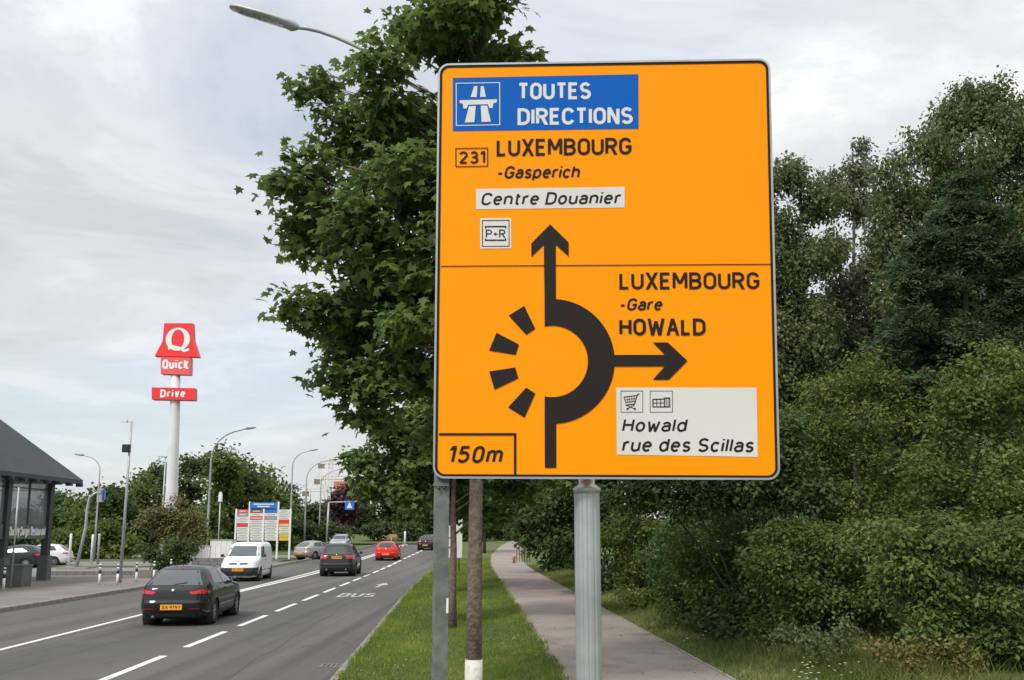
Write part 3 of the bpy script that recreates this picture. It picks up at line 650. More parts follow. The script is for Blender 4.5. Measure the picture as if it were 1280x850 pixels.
# foreground maple
def vz(y): return verge_h-.05 + Z(0, y)
tx = at(592, 800, 11.0); base = Vector((tx.x, 11.0, .28))
maple = empty('maple_tree', base, 0, 'large leafy maple behind the orange sign, its trunk painted white at the foot', 'tree')
mk = maple
D0 = 11.0
bl = [pb(535, 30, D0, 62, dD=.2), pb(592, 62, D0, 52, dD=.3), pb(560, -60, D0, 70), pb(605, 5, D0, 52, dD=-.5), pb(560, 20, D0, 46, dD=-.6), pb(334, 238, D0, 11), pb(515, 330, D0, 40, dD=-.9), pb(520, 410, D0, 44, dD=-.8), pb(450, 270, D0, 44, dD=-.9), pb(520, 210, D0, 40, dD=-1.2), pb(366, 402, D0, 13), pb(398, 92, D0, 11), pb(462, 52, D0, 20), pb(640, 80, D0, 36, dD=-.1), pb(478, 88, D0, 42, dD=-.4), pb(487, 150, D0, 48),
      pb(392, 112, D0, 24, dD=.3), pb(425, 150, D0, 36, dD=.5), pb(366, 228, D0, 29, dD=-.4), pb(392, 235, D0, 44, dD=-.2), pb(380, 195, D0, 18, dD=-.3), pb(445, 215, D0, 56, dD=.6),
      pb(374, 285, D0, 24, dD=.2), pb(410, 295, D0, 48, dD=.4), pb(500, 250, D0, 66, dD=-.7), pb(530, 160, D0, 60, dD=.8), pb(470, 325, D0, 58, dD=-.4),
      pb(382, 380, D0, 24, dD=-.5), pb(405, 395, D0, 44, dD=-.2), pb(455, 400, D0, 56, dD=.4), pb(520, 370, D0, 66, dD=.6), pb(430, 445, D0, 42, dD=.5),
      pb(475, 475, D0, 42, dD=-.2), pb(450, 515, D0, 30, dD=.0), pb(530, 470, D0, 56, dD=.2), pb(415, 475, D0, 24, dD=-.3),
      pb(640, 180, D0, 80, dD=1), pb(700, 250, D0, 84, dD=.4), pb(760, 330, D0, 80, dD=.3), pb(640, 330, D0, 90, dD=1.2), pb(720, 430, D0, 84, dD=.6), pb(620, 460, D0, 76, dD=.9), pb(590, 270, D0, 70, dD=-1.2), pb(800, 230, D0, 60, dD=.8), pb(560, 540, D0, 40, dD=.9)]
T_ = at(600, -120, D0)
mb = MB(); limbs(mb, base+Vector((0, 0, -.08)), T_, .098, .02, bl, (.42, .93), .2, 5)
inv = Matrix.Translation(-base)
def localize(mb, base): mb.v = [(v[0]-base[0], v[1]-base[1], v[2]-base[2]) for v in mb.v]; return mb
localize(mb, base).build('trunk', M['bark'], mk)
loc = lambda bs, b: [(Vector(c)-Vector(b), r) for c, r in bs]
crown('crown', loc(bl, base), 3000, 10, .135, .117, 'maple', LM['maple'], mk, droop=.7, up=.75, fill=.6, seed=11, sub=7)
mb = MB(); mb.tube([(0, 0, -.02), (.002, 0, .3), (.004, 0, .59)], [.108, .1, .1], 18); mb.build('painted_collar', M['lime'], mk)

def gtree(name, px, D, H_px_top, blobs, lm, nclu, per, cs, ls, shape, r0, label, cat='tree', group=None, bark='barkdark', zb=None, seed=1, **kw):
    x = (px-CX)/FPX*D; zb = (Z(x, D) if zb is None else zb); b = Vector((x, D, zb))
    t = empty(name, b, 0, label, cat, group)
    top = at(px, H_px_top, D)
    mb = MB(); limbs(mb, b+Vector((0, 0, -.1)), Vector((top.x, D, top.z)), r0, r0*.2, blobs, (.12, .9), .22, seed, 5)
    localize(mb, b).build('trunk', M[bark], t)
    crown('crown', loc(blobs, b), nclu, per, cs, ls, shape, LM[lm], t, seed=seed, **kw)
    return t
def rblobs(px0, px1, py0, py1, D, n, rp, seed, dd=2.0, taper=.0):
    g = random.Random(seed); out_ = []
    for i in range(n):
        v = (i+.5)/n; y = lerp(py0+rp*.6, py1-rp*.5, v); w = 1-taper*(1-v)
        cx_ = (px0+px1)/2; hw = max((px1-px0)/2*w-rp*.7, 1)
        out_.append(pb(cx_+g.uniform(-1, 1)*hw, y, D, rp*g.uniform(.75, 1.2), dD=g.uniform(-1, 1)*dd))
    return out_
# second tree of the verge (its brown trunk shows behind the slim post)
b2 = [pb(455, 575, 21, 30), pb(490, 548, 21, 38), pb(530, 560, 21, 44), pb(475, 610, 21, 34), pb(520, 615, 21, 34), pb(560, 600, 21, 44, dD=1), pb(600, 560, 21, 50), pb(640, 600, 21, 44, dD=.5), pb(610, 640, 21, 26, dD=1), pb(560, 520, 21, 60), pb(650, 520, 21, 60), pb(690, 570, 21, 50), pb(600, 460, 21, 70), pb(545, 480, 21, 50, dD=1)]
gtree('maple_tree', 568, 21, 480, b2, 'maple2', 1900, 9, .16, .145, 'maple', .1, 'lighter green maple with low crown, its brown trunk just behind the slim grey sign post', seed=21, zb=.2, bark='bark', droop=.6, up=.7, fill=.6)
b3 = rblobs(500, 720, 500, 655, 34, 10, 42, 5)
gtree('maple_tree', 598, 34, 500, b3, 'dark', 1100, 9, .25, .24, 'diamond', .12, 'dark third maple of the verge row beside the footpath, behind the painted trunk', seed=22, zb=.25, bark='bark', droop=.5)

# right hand bank: trees
gtree('birch_tree', 1225, 23, 110, [pb(1215, 130, 23, 36), pb(1180, 175, 23, 40), pb(1255, 170, 23, 46), pb(1215, 210, 23, 60), pb(1150, 230, 23, 42), pb(1130, 290, 23, 42), pb(1285, 260, 23, 60), pb(1180, 300, 23, 70, dD=2), pb(1250, 340, 23, 70, dD=2), pb(1140, 370, 23, 50), pb(1320, 180, 23, 50), pb(1330, 320, 23, 80), pb(1150, 440, 23, 60, dD=2), pb(1250, 450, 23, 80, dD=3), pb(1110, 200, 23, 24), pb(1150, 170, 23, 26), pb(1120, 250, 23, 34), pb(1230, 130, 23, 44), pb(1280, 130, 23, 34), pb(1300, 200, 23, 50), pb(1180, 140, 23, 30), pb(1205, 105, 23, 18), pb(1240, 105, 23, 22)],
      'birch', 8600, 10, .2, .125, 'oval', .16, 'tallest birch at the right edge of the photo with drooping olive twigs against the sky', seed=31, bark='birch', sub=7, grow=1.3, hang=.6, droop=1.2, up=.2, fill=.8, zb=.7)
gtree('birch_tree', 1065, 27, 190, [pb(1070, 205, 27, 26), pb(1050, 235, 27, 32), pb(1085, 250, 27, 30), pb(1040, 300, 27, 30), pb(1085, 320, 27, 28), pb(1050, 370, 27, 36), pb(1090, 390, 27, 36), pb(1030, 420, 27, 40), pb(1080, 450, 27, 48), pb(1075, 180, 27, 14)],
      'birchy', 2400, 9, .2, .13, 'oval', .12, 'thin silvery birch with bright sky showing through its crown, right of the sign', seed=32, bark='birch', sub=7, grow=1.2, hang=.5, droop=1.2, up=.2, fill=.9, zb=.7)
gtree('birch_tree', 1000, 25, 200, [pb(985, 215, 25, 30), pb(1010, 240, 25, 34), pb(960, 230, 25, 34), pb(985, 290, 25, 46), pb(1015, 320, 25, 40), pb(950, 330, 25, 50), pb(990, 380, 25, 50), pb(1020, 420, 25, 44), pb(960, 440, 25, 60), pb(1000, 490, 25, 50), pb(900, 300, 25, 60), pb(880, 420, 25, 60), pb(1100, 240, 25, 20)],
      'birch', 5600, 10, .2, .125, 'oval', .14, 'dense olive birch standing just beside the right edge of the orange sign', seed=33, bark='birch', sub=7, grow=1.2, hang=.5, droop=1.2, up=.2, fill=.8, zb=.7)
gtree('pine_tree', 1200, 18.5, 225, [pb(1205, 235, 18.5, 24), pb(1190, 270, 18.5, 32), pb(1225, 275, 18.5, 34), pb(1165, 310, 18.5, 34), pb(1215, 320, 18.5, 46), pb(1255, 330, 18.5, 38), pb(1140, 350, 18.5, 34), pb(1180, 365, 18.5, 46), pb(1240, 385, 18.5, 50), pb(1140, 405, 18.5, 42), pb(1195, 425, 18.5, 54), pb(1265, 440, 18.5, 50), pb(1120, 440, 18.5, 34), pb(1290, 370, 18.5, 40), pb(1150, 470, 18.5, 50), pb(1300, 480, 18.5, 60)],
      'pine', 4200, 11, .10, .14, 'tuft', .16, 'dark blue-green pine with tufted boughs in front of the tall birch', seed=34, fill=.55, up=.9, zb=.7, droop=-.3)
# backdrop of dark wood trees behind the bank, so nothing shows through below
for k, (px, D, y0, y1, hw, lb) in enumerate([(1330, 34, 230, 640, 120, 'dark wood tree at the far right edge behind the pine'), (1120, 38, 330, 660, 90, 'dark wood tree in the gap between pine and silvery birch'), (1010, 36, 360, 660, 90, 'dark wood tree low behind the birches beside the sign'), (880, 38, 300, 660, 100, 'dark wood tree hidden mostly by the right half of the sign'), (770, 40, 380, 670, 80, 'dark tree over the footpath, showing under the sign beside the thick post'), (700, 48, 420, 680, 60, 'dark tree overhanging the footpath between trunk and thick post')]):
    gtree('wood_tree', px, D, y0+20, rblobs(px-hw, px+hw, y0, y1, D, 13, hw*.48, 40+k, 2), 'dark', 1500, 8, .34, .32, 'diamond', .2, lb, 'tree', 'dark wood trees behind the bank', seed=50+k, fill=.6, zb=.5)
# shrubs on the bank
def shrub(name, px, D, blobs, lm, nclu, per, cs, ls, shape, label, seed, cat='shrub', zb=.4, **kw):
    x = max((px-CX)/FPX*D, path_r(D)+.9); b = Vector((x, D, zb)); t = empty(name, b, 0, label, cat)
    mb = MB(); g = random.Random(seed)
    for c, r in blobs:
        c = Vector(c); s = b+Vector((g.uniform(-.3, .3), g.uniform(-.3, .3), -.1))
        mb.tube([s, s.lerp(c, .5)+Vector((0, 0, .2)), c], [.03, .02, .008], 5)
    localize(mb, b).build('stems', M['barkdark'], t)
    low = sorted(blobs, key=lambda q: q[0].z)[:max(3, len(blobs)//2)]
    blobs = blobs+[(Vector((max(c.x+g.uniform(-.2, .2), path_r(c.y)+.6+r[0]), c.y+g.uniform(0, .5), zb+r[2]*.5)), (r[0]*1.0, r[1], r[2]*.8)) for c, r in low]
    crown('foliage', loc(blobs, b), int(nclu*1.25), per, cs, ls, shape, LM[lm], t, seed=seed, **kw); return t
shrub('hedge_shrub', 1080, 18, [pb(1080, 480, 18, 50), pb(1030, 500, 18, 44), pb(1130, 500, 18, 50), pb(1000, 540, 18, 50), pb(1070, 560, 18, 66), pb(1150, 570, 18, 66), pb(1010, 610, 18, 60), pb(1100, 640, 18, 70, dD=-.4)], 'hedgey', 2600, 10, .12, .085, 'oval', 'tall yellowish green shrub beside the lower right corner of the sign', 61, fill=.5)
shrub('hedge_shrub', 1230, 16, [pb(1200, 490, 16, 50), pb(1260, 480, 16, 60), pb(1220, 550, 16, 70), pb(1300, 560, 16, 80), pb(1180, 610, 16, 66), pb(1260, 640, 16, 80, dD=-.4)], 'hedge', 2400, 10, .12, .09, 'oval', 'large mid green shrub at the right edge below the pine', 62, fill=.5)
shrub('hedge_shrub', 880, 19.5, [pb(850, 650, 19.5, 44), pb(905, 640, 19.5, 46), pb(830, 700, 19.5, 40), pb(880, 710, 19.5, 52), pb(930, 700, 19.5, 50), pb(850, 755, 19.5, 40), pb(910, 770, 19.5, 40), pb(960, 640, 19.5, 44, dD=.6), pb(960, 765, 19.5, 34)], 'blueg', 2500, 11, .1, .07, 'oval', 'bluish green small-leaved shrub right of the thick post beside the path', 63, fill=.45)
shrub('hedge_shrub', 1020, 15.5, [pb(990, 690, 15.5, 54), pb(1050, 700, 15.5, 60), pb(1000, 750, 15.5, 44, dD=-.2), pb(1060, 760, 15.5, 40), pb(1100, 740, 15.5, 50)], 'hedge', 2000, 10, .11, .085, 'oval', 'bright green bush over the path verge, right of the bluish shrub', 64, fill=.5)
shrub('hedge_shrub', 1180, 13, [pb(1150, 700, 13, 60), pb(1210, 690, 13, 66), pb(1280, 700, 13, 70), pb(1170, 760, 13, 50), pb(1235, 770, 13, 50), pb(1300, 780, 13, 60)], 'hedge', 2300, 10, .11, .085, 'oval', 'wide green bush in the lower right corner of the photo', 65, fill=.5)
shrub('hedge_shrub', 800, 24, [pb(790, 640, 24, 36), pb(820, 620, 24, 36), pb(770, 670, 24, 28), pb(800, 690, 24, 30), pb(830, 670, 24, 30), pb(790, 720, 24, 24)], 'hedgey', 1100, 9, .14, .11, 'oval', 'yellow-brown shrub directly right of the thick post beside the path', 66, fill=.5)
shrub('hedge_shrub', 700, 30, [pb(680, 640, 30, 30), pb(710, 620, 30, 36), pb(740, 640, 30, 40), pb(700, 670, 30, 26), pb(730, 690, 30, 28), pb(760, 670, 30, 36)], 'dark', 1100, 9, .2, .17, 'oval', 'dark shrub left of the thick post where the path bends', 67, fill=.5)
shrub('hedge_shrub', 668, 46, [pb(655, 650, 46, 24), pb(675, 640, 46, 26), pb(690, 665, 46, 24), pb(665, 678, 46, 16)], 'dark', 600, 9, .25, .24, 'diamond', 'small dark far shrub above the railing beside the path', 68, fill=.5)
shrub('hedge_shrub', 950, 17, [pb(900, 560, 17, 60), pb(960, 570, 17, 60), pb(850, 600, 17, 50), pb(930, 620, 17, 50), pb(800, 590, 17, 50), pb(990, 600, 17, 50)], 'dark', 1800, 10, .14, .11, 'oval', 'dark shrub mass just below the lower right corner of the sign', 69, fill=.5)

shrub('hedge_shrub', 900, 18, [pb(870, 690, 18, 36), pb(915, 680, 18, 40), pb(950, 700, 18, 40), pb(890, 735, 18, 36), pb(940, 745, 18, 36), pb(980, 730, 18, 36)], 'hedge', 1300, 10, .12, .09, 'oval', 'mid green bush between the bluish shrub and the bright green bush', 77, fill=.5)
for k, (px, lb) in enumerate(((960, 'dark background tree low behind the lower right corner of the sign'), (1090, 'dark background tree low behind the yellowish shrub'), (1210, 'dark background tree low behind the foot of the pine'), (1330, 'dark background tree low at the right border'))):
    gtree('wood_tree', px, 44, 440, rblobs(px-90, px+90, 410, 670, 44, 12, 46, 60+k, 2), 'dark', 1300, 8, .36, .42, 'diamond', .2, lb, 'tree', 'dark wood trees behind the bank', seed=250+k, fill=.6, zb=.5)
# ------------------------------------------------------------------ grass, weeds, flowers
def grass(name, fn, n, h, w, m, seed, lean=.35):
    g = np.random.default_rng(seed); P, hs, tn = fn(g, n); n = len(P)
    a = g.random(n)*2*np.pi; wx = np.stack([np.cos(a), np.sin(a), 0*a], 1)*(w*g.uniform(.6, 1.3, n))[:, None]
    ln = g.normal(size=(n, 3))*np.array([1, 1, 0])*lean; hh = (h*hs*g.uniform(.5, 1.2, n))[:, None]
    tip = P+hh*(ln+np.array([0, 0, 1])); mid = P+hh*(ln*.35+np.array([0, 0, .55]))
    V = np.stack([P-wx/2, P+wx/2, mid+wx*.4, mid-wx*.4, tip], 1).reshape(-1, 3)
    F_ = (np.array([[0, 1, 2], [0, 2, 3], [3, 2, 4]])[None]+np.arange(n)[:, None, None]*5).reshape(-1, 3)
    me = bpy.data.meshes.new(name); me.vertices.add(len(V)); me.vertices.foreach_set('co', V.astype(np.float32).ravel())
    me.loops.add(F_.size); me.loops.foreach_set('vertex_index', F_.astype(np.int32).ravel())
    me.polygons.add(len(F_)); me.polygons.foreach_set('loop_start', np.arange(0, F_.size, 3, dtype=np.int32)); me.polygons.foreach_set('loop_total', np.full(len(F_), 3, np.int32))
    at_ = me.attributes.new('tint', 'FLOAT', 'POINT'); at_.data.foreach_set('value', np.repeat(np.clip(tn, 0, 1), 5).astype(np.float32))
    me.update(calc_edges=True); me.materials.append(m); return link(bpy.data.objects.new(name, me))
kr = np.vectorize(kerb_r); plv = np.vectorize(path_l); prv = np.vectorize(path_r)
def patch(x, y): return .5+.22*np.sin(x*1.7+y*.6)+.2*np.sin(y*.9-x*2.3)+.16*np.sin(x*5+y*3.1+np.sin(y*2))+.14*np.sin(x*11-y*7)
def verge_pts(g, n):
    y = 9+ (g.random(n)**1.7)*62; x0 = kr(y)+.10; x1 = plv(y)+.06; u = g.random(n); x = x0+(x1-x0)*u
    z = .11+(verge_h-.12)*u+np.where(y > 50, .00022*(y-50)**2, 0)
    edge = 1+.7*np.exp(-((1-u)/.06)**2)+.9*np.exp(-(u/.05)**2)*(patch(x*2, y*1.7) > .5)
    return np.stack([x, y, z-.01], 1), (.6+.6*patch(x, y))*edge*(1+y*.012), patch(x, y)*.7+g.normal(0, .16, n)+.05
o = grass('grass', verge_pts, 120000, .07, .010, LM['grass'], 71)
tag(o, 'short mown green grass of the verge between road and footpath', 'grass', kind='stuff')
def bank_pts(g, n):
    y = 7+(g.random(n)**1.5)*50; u = g.random(n); x = prv(y)+.02+u*2.6
    return np.stack([x, y, verge_h-.02+x*0+u*.09], 1), (.5+1.0*patch(x*1.5, y))*(.35+1.1*u), patch(x, y*1.3)*.8+g.normal(0, .2, n)
o = grass('grass', bank_pts, 80000, .22, .011, LM['grasst'], 72, .5)
tag(o, 'long rough grass along the right edge of the footpath below the shrubs', 'grass', kind='stuff')
def weeds(name, pts, label, lm, sp, n, seed):
    g = random.Random(seed); bl_ = []
    for (px, py, D, r) in pts: bl_.append(pb(px, py, D, r))
    b = Vector(((pts[0][0]-CX)/FPX*pts[0][2], pts[0][2], .35)); t = empty(name, b, 0, label, 'weed')
    crown('foliage', loc(bl_, b), n, 6, .08, .06, 'diamond', LM[lm], t, seed=seed, fill=.95, up=.4)
    return t
weeds('weed_plant', [(1010, 800, 13.4, 24), (1050, 792, 13.2, 28), (980, 792, 14, 20)], 'pale scrubby weeds at the foot of the bright green bush by the path', 'birch', 0, 260, 81)
weeds('weed_plant', [(1150, 812, 12, 26), (1200, 822, 11.8, 28), (1110, 815, 12.2, 20)], 'brownish scrubby weeds along the bottom right edge', 'brown', 0, 240, 82)
weeds('weed_plant', [(805, 745, 19, 14), (780, 742, 18, 12), (830, 760, 17.5, 14)], 'low weeds at the foot of the yellow-brown shrub by the thick post', 'hedgey', 0, 160, 83)
def flowers(name, pts, m, label, seed, r=.016):
    mb = MB(); g = random.Random(seed)
    for (px, py, z, k, sp) in pts:
        c = gp(px, py, z)
        for i in range(k):
            p = c+Vector((g.uniform(-sp, sp)*2, g.uniform(-sp, sp)*3, g.uniform(-.04, .10)))
            for a in range(5):
                q = p+Vector((math.cos(a*1.257), math.sin(a*1.257), .3))*r
                mb.add([p, p+Vector((math.cos(a*1.257-.45), math.sin(a*1.257-.45), .25))*r, q*1.0, p+Vector((math.cos(a*1.257+.45), math.sin(a*1.257+.45), .25))*r], [(0, 1, 2, 3)])
    return tag(mb.build(name, m), label, 'flowers', kind='stuff')
flowers('daisies', [(891, 792, .55, 7, .1), (910, 797, .5, 5, .12), (927, 795, .5, 6, .12), (948, 800, .5, 5, .1), (955, 805, .5, 6, .08), (1004, 845, .5, 8, .08), (1018, 838, .5, 6, .08), (1052, 838, .5, 8, .1), (1010, 828, .5, 4, .08), (868, 803, .5, 4, .1), (1066, 836, .5, 3, .1)], M['flower'], 'white wild flowers in the rough grass right of the path', 91, .021)
flowers('daisies', [(580, 770, .3, 3, .05), (628, 812, .33, 3, .03), (610, 745, .3, 2, .05), (620, 770, .33, 3, .05), (512, 835, .2, 4, .1), (500, 810, .2, 3, .2), (470, 840, .15, 3, .15), (668, 803, .35, 2, .04), (678, 812, .36, 3, .03), (673, 820, .36, 2, .02), (530, 800, .25, 3, .2)], M['flower'], 'scattered white daisies in the short verge grass', 92, .015)
flowers('dandelion', [(644, 797, .36, 3, .03)], M['yellow'], 'yellow dandelion at the left edge of the footpath', 93, .028)

g_ = np.random.default_rng(99); n_ = 420; yy_ = 9+g_.random(n_)**1.6*30; sd2 = g_.random(n_) < .55
xx_ = np.where(sd2, plv(yy_)+np.abs(g_.normal(0, .22, n_)), prv(yy_)-np.abs(g_.normal(0, .3, n_)))
o = leaf_obj('fallen_leaves', np.stack([xx_, yy_, np.full(n_, verge_h+.006)], 1), np.array([0, 0, 1.])+g_.normal(size=(n_, 3))*.25, g_.normal(size=(n_, 3)), g_.uniform(.03, .06, n_), 'diamond', LM['brown'], g_.random(n_))
tag(o, 'small brown fallen leaves scattered along the edges of the footpath', 'leaves', kind='stuff')
# ------------------------------------------------------------------ street lamps
def curve_lamp(px, D, ytop, xtip, z0, label, r=.07, arcpx=None, head=True, hl=.7, group='curved street lamps along the road', name='street_lamp', yend=None):
    x = (px-CX)/FPX*D; b = Vector((x, D, z0)); t = empty(name, b, 0, label, 'street lamp', group)
    k = D/FPX; top = at(px, ytop, D); dx = (xtip-px)*k; H_ = top.z-z0
    mb = MB(); rad = min(abs(dx)*.9, 2.2); s = 1 if dx > 0 else -1
    pts = [(0, 0, 0), (0, 0, H_*.35), (0, 0, H_-rad)]; rs = [r, r*.85, r*.6]
    for i in range(1, 9):
        a = R_(i*80/8); pts.append((s*abs(dx)*(1-math.cos(a))/(1-math.cos(R_(80)))*.8, 0, H_-rad+rad*math.sin(a)/math.sin(R_(80))*.94)); rs.append(r*.5)
    pts.append((dx, 0, H_)); rs.append(r*.45)
    mb.tube(pts, rs, 10); mb.build('pole', M['lampgrey'], t)
    mb = MB(); mb.tube([(dx-s*.05, 0, H_), (dx+s*.1, 0, H_+.03), (dx+s*hl*.7, 0, H_+.08), (dx+s*hl, 0, H_+.09)], [.05, .1, .09, .03], 10); mb.build('lamp_head', M['greypaint'], t)
    return t
curve_lamp(264, 64, 536, 306, .0, 'curved grey street lamp between the red pylon and the information board', .09)
curve_lamp(366, 88, 563, 388, .3, 'curved street lamp just right of the information board', .1)
curve_lamp(384, 104, 575, 412, .6, 'farther curved street lamp with wide arc, left of the cranes', .1)
curve_lamp(402, 122, 587, 424, 1.0, 'farthest curved street lamp in front of the cranes', .1)
curve_lamp(126, 72, 569, 104, .0, 'curved street lamp facing left, behind the bent signal mast', .08)
# near lamp over the maple
D = 15.5
b = Vector(((594-CX)/FPX*D, D, .2)); t = empty('street_lamp', b, 0, 'large near street lamp whose grey head reaches out over the top left of the maple', 'street lamp')
pts = [Vector((0, 0, 0)), Vector((0, 0, 5)), at(596, 190, D)-b]+[at(x, y, D)-b for x, y in ((580, 150), (548, 125), (515, 105), (480, 80), (455, 62), (438, 54), (420, 46), (400, 39), (385, 35.5), (372, 34))]
mb = MB(); mb.tube(pts, [.09, .075, .06]+[.045]*4+[.04]*6, 12); mb.build('pole', M['lampgrey'], t)
a_, e_ = at(374, 34, D)-b, at(287, 9, D)-b
ax = (e_-a_).normalized(); up_ = Vector((0, 0, 1)); sd_ = Vector((0, 1, 0)); nz = ax.cross(sd_).normalized()
if nz.z < 0: nz = -nz
Ln = (e_-a_).length
def hsec(tt, w, h0, h1):   # one cross-section of the lamp head
    c = a_.lerp(e_, tt); return [c+sd_*(w*math.cos(q))+nz*((h1 if math.sin(q) > 0 else h0)*math.sin(q)) for q in [2*math.pi*i/16 for i in range(16)]]
mb = MB(); secs = [(0, .04, .04, .04), (.04, .07, .08, .07), (.1, .12, .105, .085), (.2, .15, .07, .10), (.5, .17, .05, .10), (.85, .15, .04, .08), (.97, .10, .03, .05), (1, .03, .01, .02)]
vs = []; [vs.extend(hsec(*s)) for s in secs]
mb.add(vs, [(i*16+k, i*16+(k+1) % 16, (i+1)*16+(k+1) % 16, (i+1)*16+k) for i in range(len(secs)-1) for k in range(16)], True); mb.build('lamp_head', M['lampgrey'], t)
mb = MB(); secs = [(.2, .12, .075, .01), (.5, .14, .062, .01), (.85, .12, .05, .01), (.95, .08, .035, .01)]
vs = []; [vs.extend(hsec(*s)) for s in secs]
mb.add(vs, [(i*16+k, i*16+(k+1) % 16, (i+1)*16+(k+1) % 16, (i+1)*16+k) for i in range(len(secs)-1) for k in range(16)]+[tuple(range(16)), tuple(range(48, 64))], True); mb.build('lamp_lens', M['lens'], t)

# straight lamp with spotlight box by the bollards
D = 41.5; b = Vector(((160-CX)/FPX*D, D, .1)); t = empty('street_lamp', b, 0, 'straight thin lamp post with small twin head and dark floodlight box, beside the bollards', 'street lamp')
H_ = at(163, 527, D).z-.1
mb = MB(); mb.tube([(0, 0, 0), (.03, 0, H_*.5), (.06, 0, H_)], [.075, .06, .045], 10); mb.build('pole', M['lampgrey'], t)
mb = MB(); mb.box((-.06, 0, H_+.02), (.28, .1, .06)); mb.box((-.28, 0, H_+.05), (.32, .2, .14), 0, 0, .15); mb.build('lamp_head', M['white'], t)
mb = MB(); mb.box((-.07, -.05, H_-1.2), (.34, .25, .34), .2); mb.box((-.07, -.19, H_-1.2), (.25, .03, .25), .2); mb.build('floodlight', M['dark'], t)

D = 80; b = Vector(((207-CX)/FPX*D, D, .2)); t = empty('street_lamp', b, 0, 'small far lamp post half hidden behind the red pylon', 'street lamp')
H_ = at(207, 571, D).z-.2; mb = MB(); mb.tube([(0, 0, 0), (0, 0, H_)], [.09, .06], 8); mb.build('pole', M['lampgrey'], t); mb = MB(); mb.box((-.25, 0, H_), (.7, .25, .1)); mb.build('lamp_head', M['lampgrey'], t)
D = 70; b = Vector(((278-CX)/FPX*D, D, .1)); t = empty('camera_post', b, 0, 'thin post topped by a white box, left of the information board', 'post')
H_ = at(279, 622, D).z-.1; mb = MB(); mb.tube([(0, 0, 0), (0, 0, H_)], .05, 8); mb.build('pole', M['lampgrey'], t)
mb = MB(); mb.prism([(-.12, 0), (.12, 0), (.12, .5), (.05, .72), (-.05, .72), (-.12, .5)], -.12, .12, lambda x, y, h: (x, h, H_-.3+y)); mb.build('box_head', M['white'], t)

# bent signal mast with blue sign
D = 59; b = Vector(((105-CX)/FPX*D, D, .06)); t = empty('signal_mast', b, 0, 'bent grey mast with a grey signal box and small blue sign, beside the pavilion', 'mast')
pp = [at(x, y, D)-b for x, y in ((105, 712), (107, 660), (109, 636), (112, 622), (118, 617), (130, 612))]; pp[0] = Vector((0, 0, 0))
mb = MB(); mb.tube(pp, [.11, .09, .08, .08, .07, .06], 10); mb.build('pole', M['lampgrey'], t)
c = at(125.5, 619, D)-b; mb = MB(); mb.box(c, (.32, .28, .85)); mb.box(c+Vector((0, -.17, .2)), (.2, .06, .2)); mb.build('signal_box', M['greypaint'], t)
c = at(130, 619, D)-b; mb = MB(); mb.box(c, (.2, .05, .6)); mb.build('blue_plate', M['bluesign'], t)
mb = MB(); mb.box((0, 0, 0), (1.9, 1.2, .2)); mb.build('concrete_base', M['kerb'], t)
for px, y0, y1, D, lb in ((96, 667, 708, 60, 'pale yellow post left of the bent mast'), (123, 668, 698, 66, 'white post under the bent mast arm'), (131, 667, 699, 66, 'thin grey post right of the white post'), (146, 676, 694, 80, 'short white post before the hedge left of the lamp')):
    b = Vector(((px-CX)/FPX*D, D, 0)); tp = at(px, y0, D).z
    mb = MB(); mb.tube([(0, 0, 0), (0, 0, tp-.04), (0, 0, tp)], [.08, .08, .05], 8); o = mb.build('marker_post', M['white'] if px != 131 else M['lampgrey']); o.location = b; tag(o, lb, 'post')
# bollards
bd = None
for k, (px, py, lb) in enumerate([(124, 731, 'leftmost white bollard with black band, left of the lamp post'), (146.5, 731, 'second white bollard, just left of the lamp post'), (170, 728, 'white bollard with black band just right of the lamp post'), (192, 725, 'banded bollard in front of the rusty bush'), (213, 721, 'rightmost banded bollard, above the black hatchback'), (4, 738, 'bollard at the extreme left edge beneath the pavilion')]):
    p = gp(px, py, .11)
    if bd is None:
        bd = empty('bollard'); mb = MB(); mb.tube([(0, 0, 0), (0, 0, .5)], .05, 12); mb.tube([(0, 0, .62), (0, 0, .76)], .05, 12); mb.tube([(0, 0, .8), (0, 0, .84), (0, 0, .86)], [.05, .045, .02], 12); mb.build('bollard_post', M['white'], bd)
        [MB().tube([(0, 0, z0), (0, 0, z1)], .053, 12).build('black_band', M['black'], bd) for z0, z1 in ((.46, .6), (.74, .8))]; o = bd
    else: o = copy_tree(bd)
    o.location = p; tag(o, lb, 'bollard', 'bollards along the pavement')

# ------------------------------------------------------------------ red restaurant pylon
D = 60; b = Vector(((214-CX)/FPX*D, D, 0)); k = D/FPX
t = empty('restaurant_pylon', b, 0, 'tall white pylon with red hat-shaped Q sign above red Quick and Drive panels', 'sign')
def L_(px, py): return at(px, py, D)-b
mb = MB(); mb.tube([(0, 0, 0), L_(214.5, 620), L_(219, 500), L_(219.5, 468)], [.42, .38, .31, .29], 24); mb.build('pole', M['pylon'], t)
def panel(name, m, pts, y0=-.25, y1=.25):
    P = [L_(*p) for p in pts]; mb = MB(); mb.prism([(p.x, p.z) for p in P], y0, y1, lambda x, z_, h: (x, h, z_)); return mb.build(name, m, t)
panel('hat_sign', M['red'], [(207, 405), (242, 405), (243, 426), (250, 447), (195, 446), (205, 427)])
panel('name_panel', M['red2'], [(203.5, 447.5), (240, 448.3), (239.5, 469.5), (203.5, 468.5)], -.36, .2)
panel('drive_panel', M['red'], [(193, 485.5), (246, 486.5), (246, 501.5), (193, 500.5)], -.46, .12)
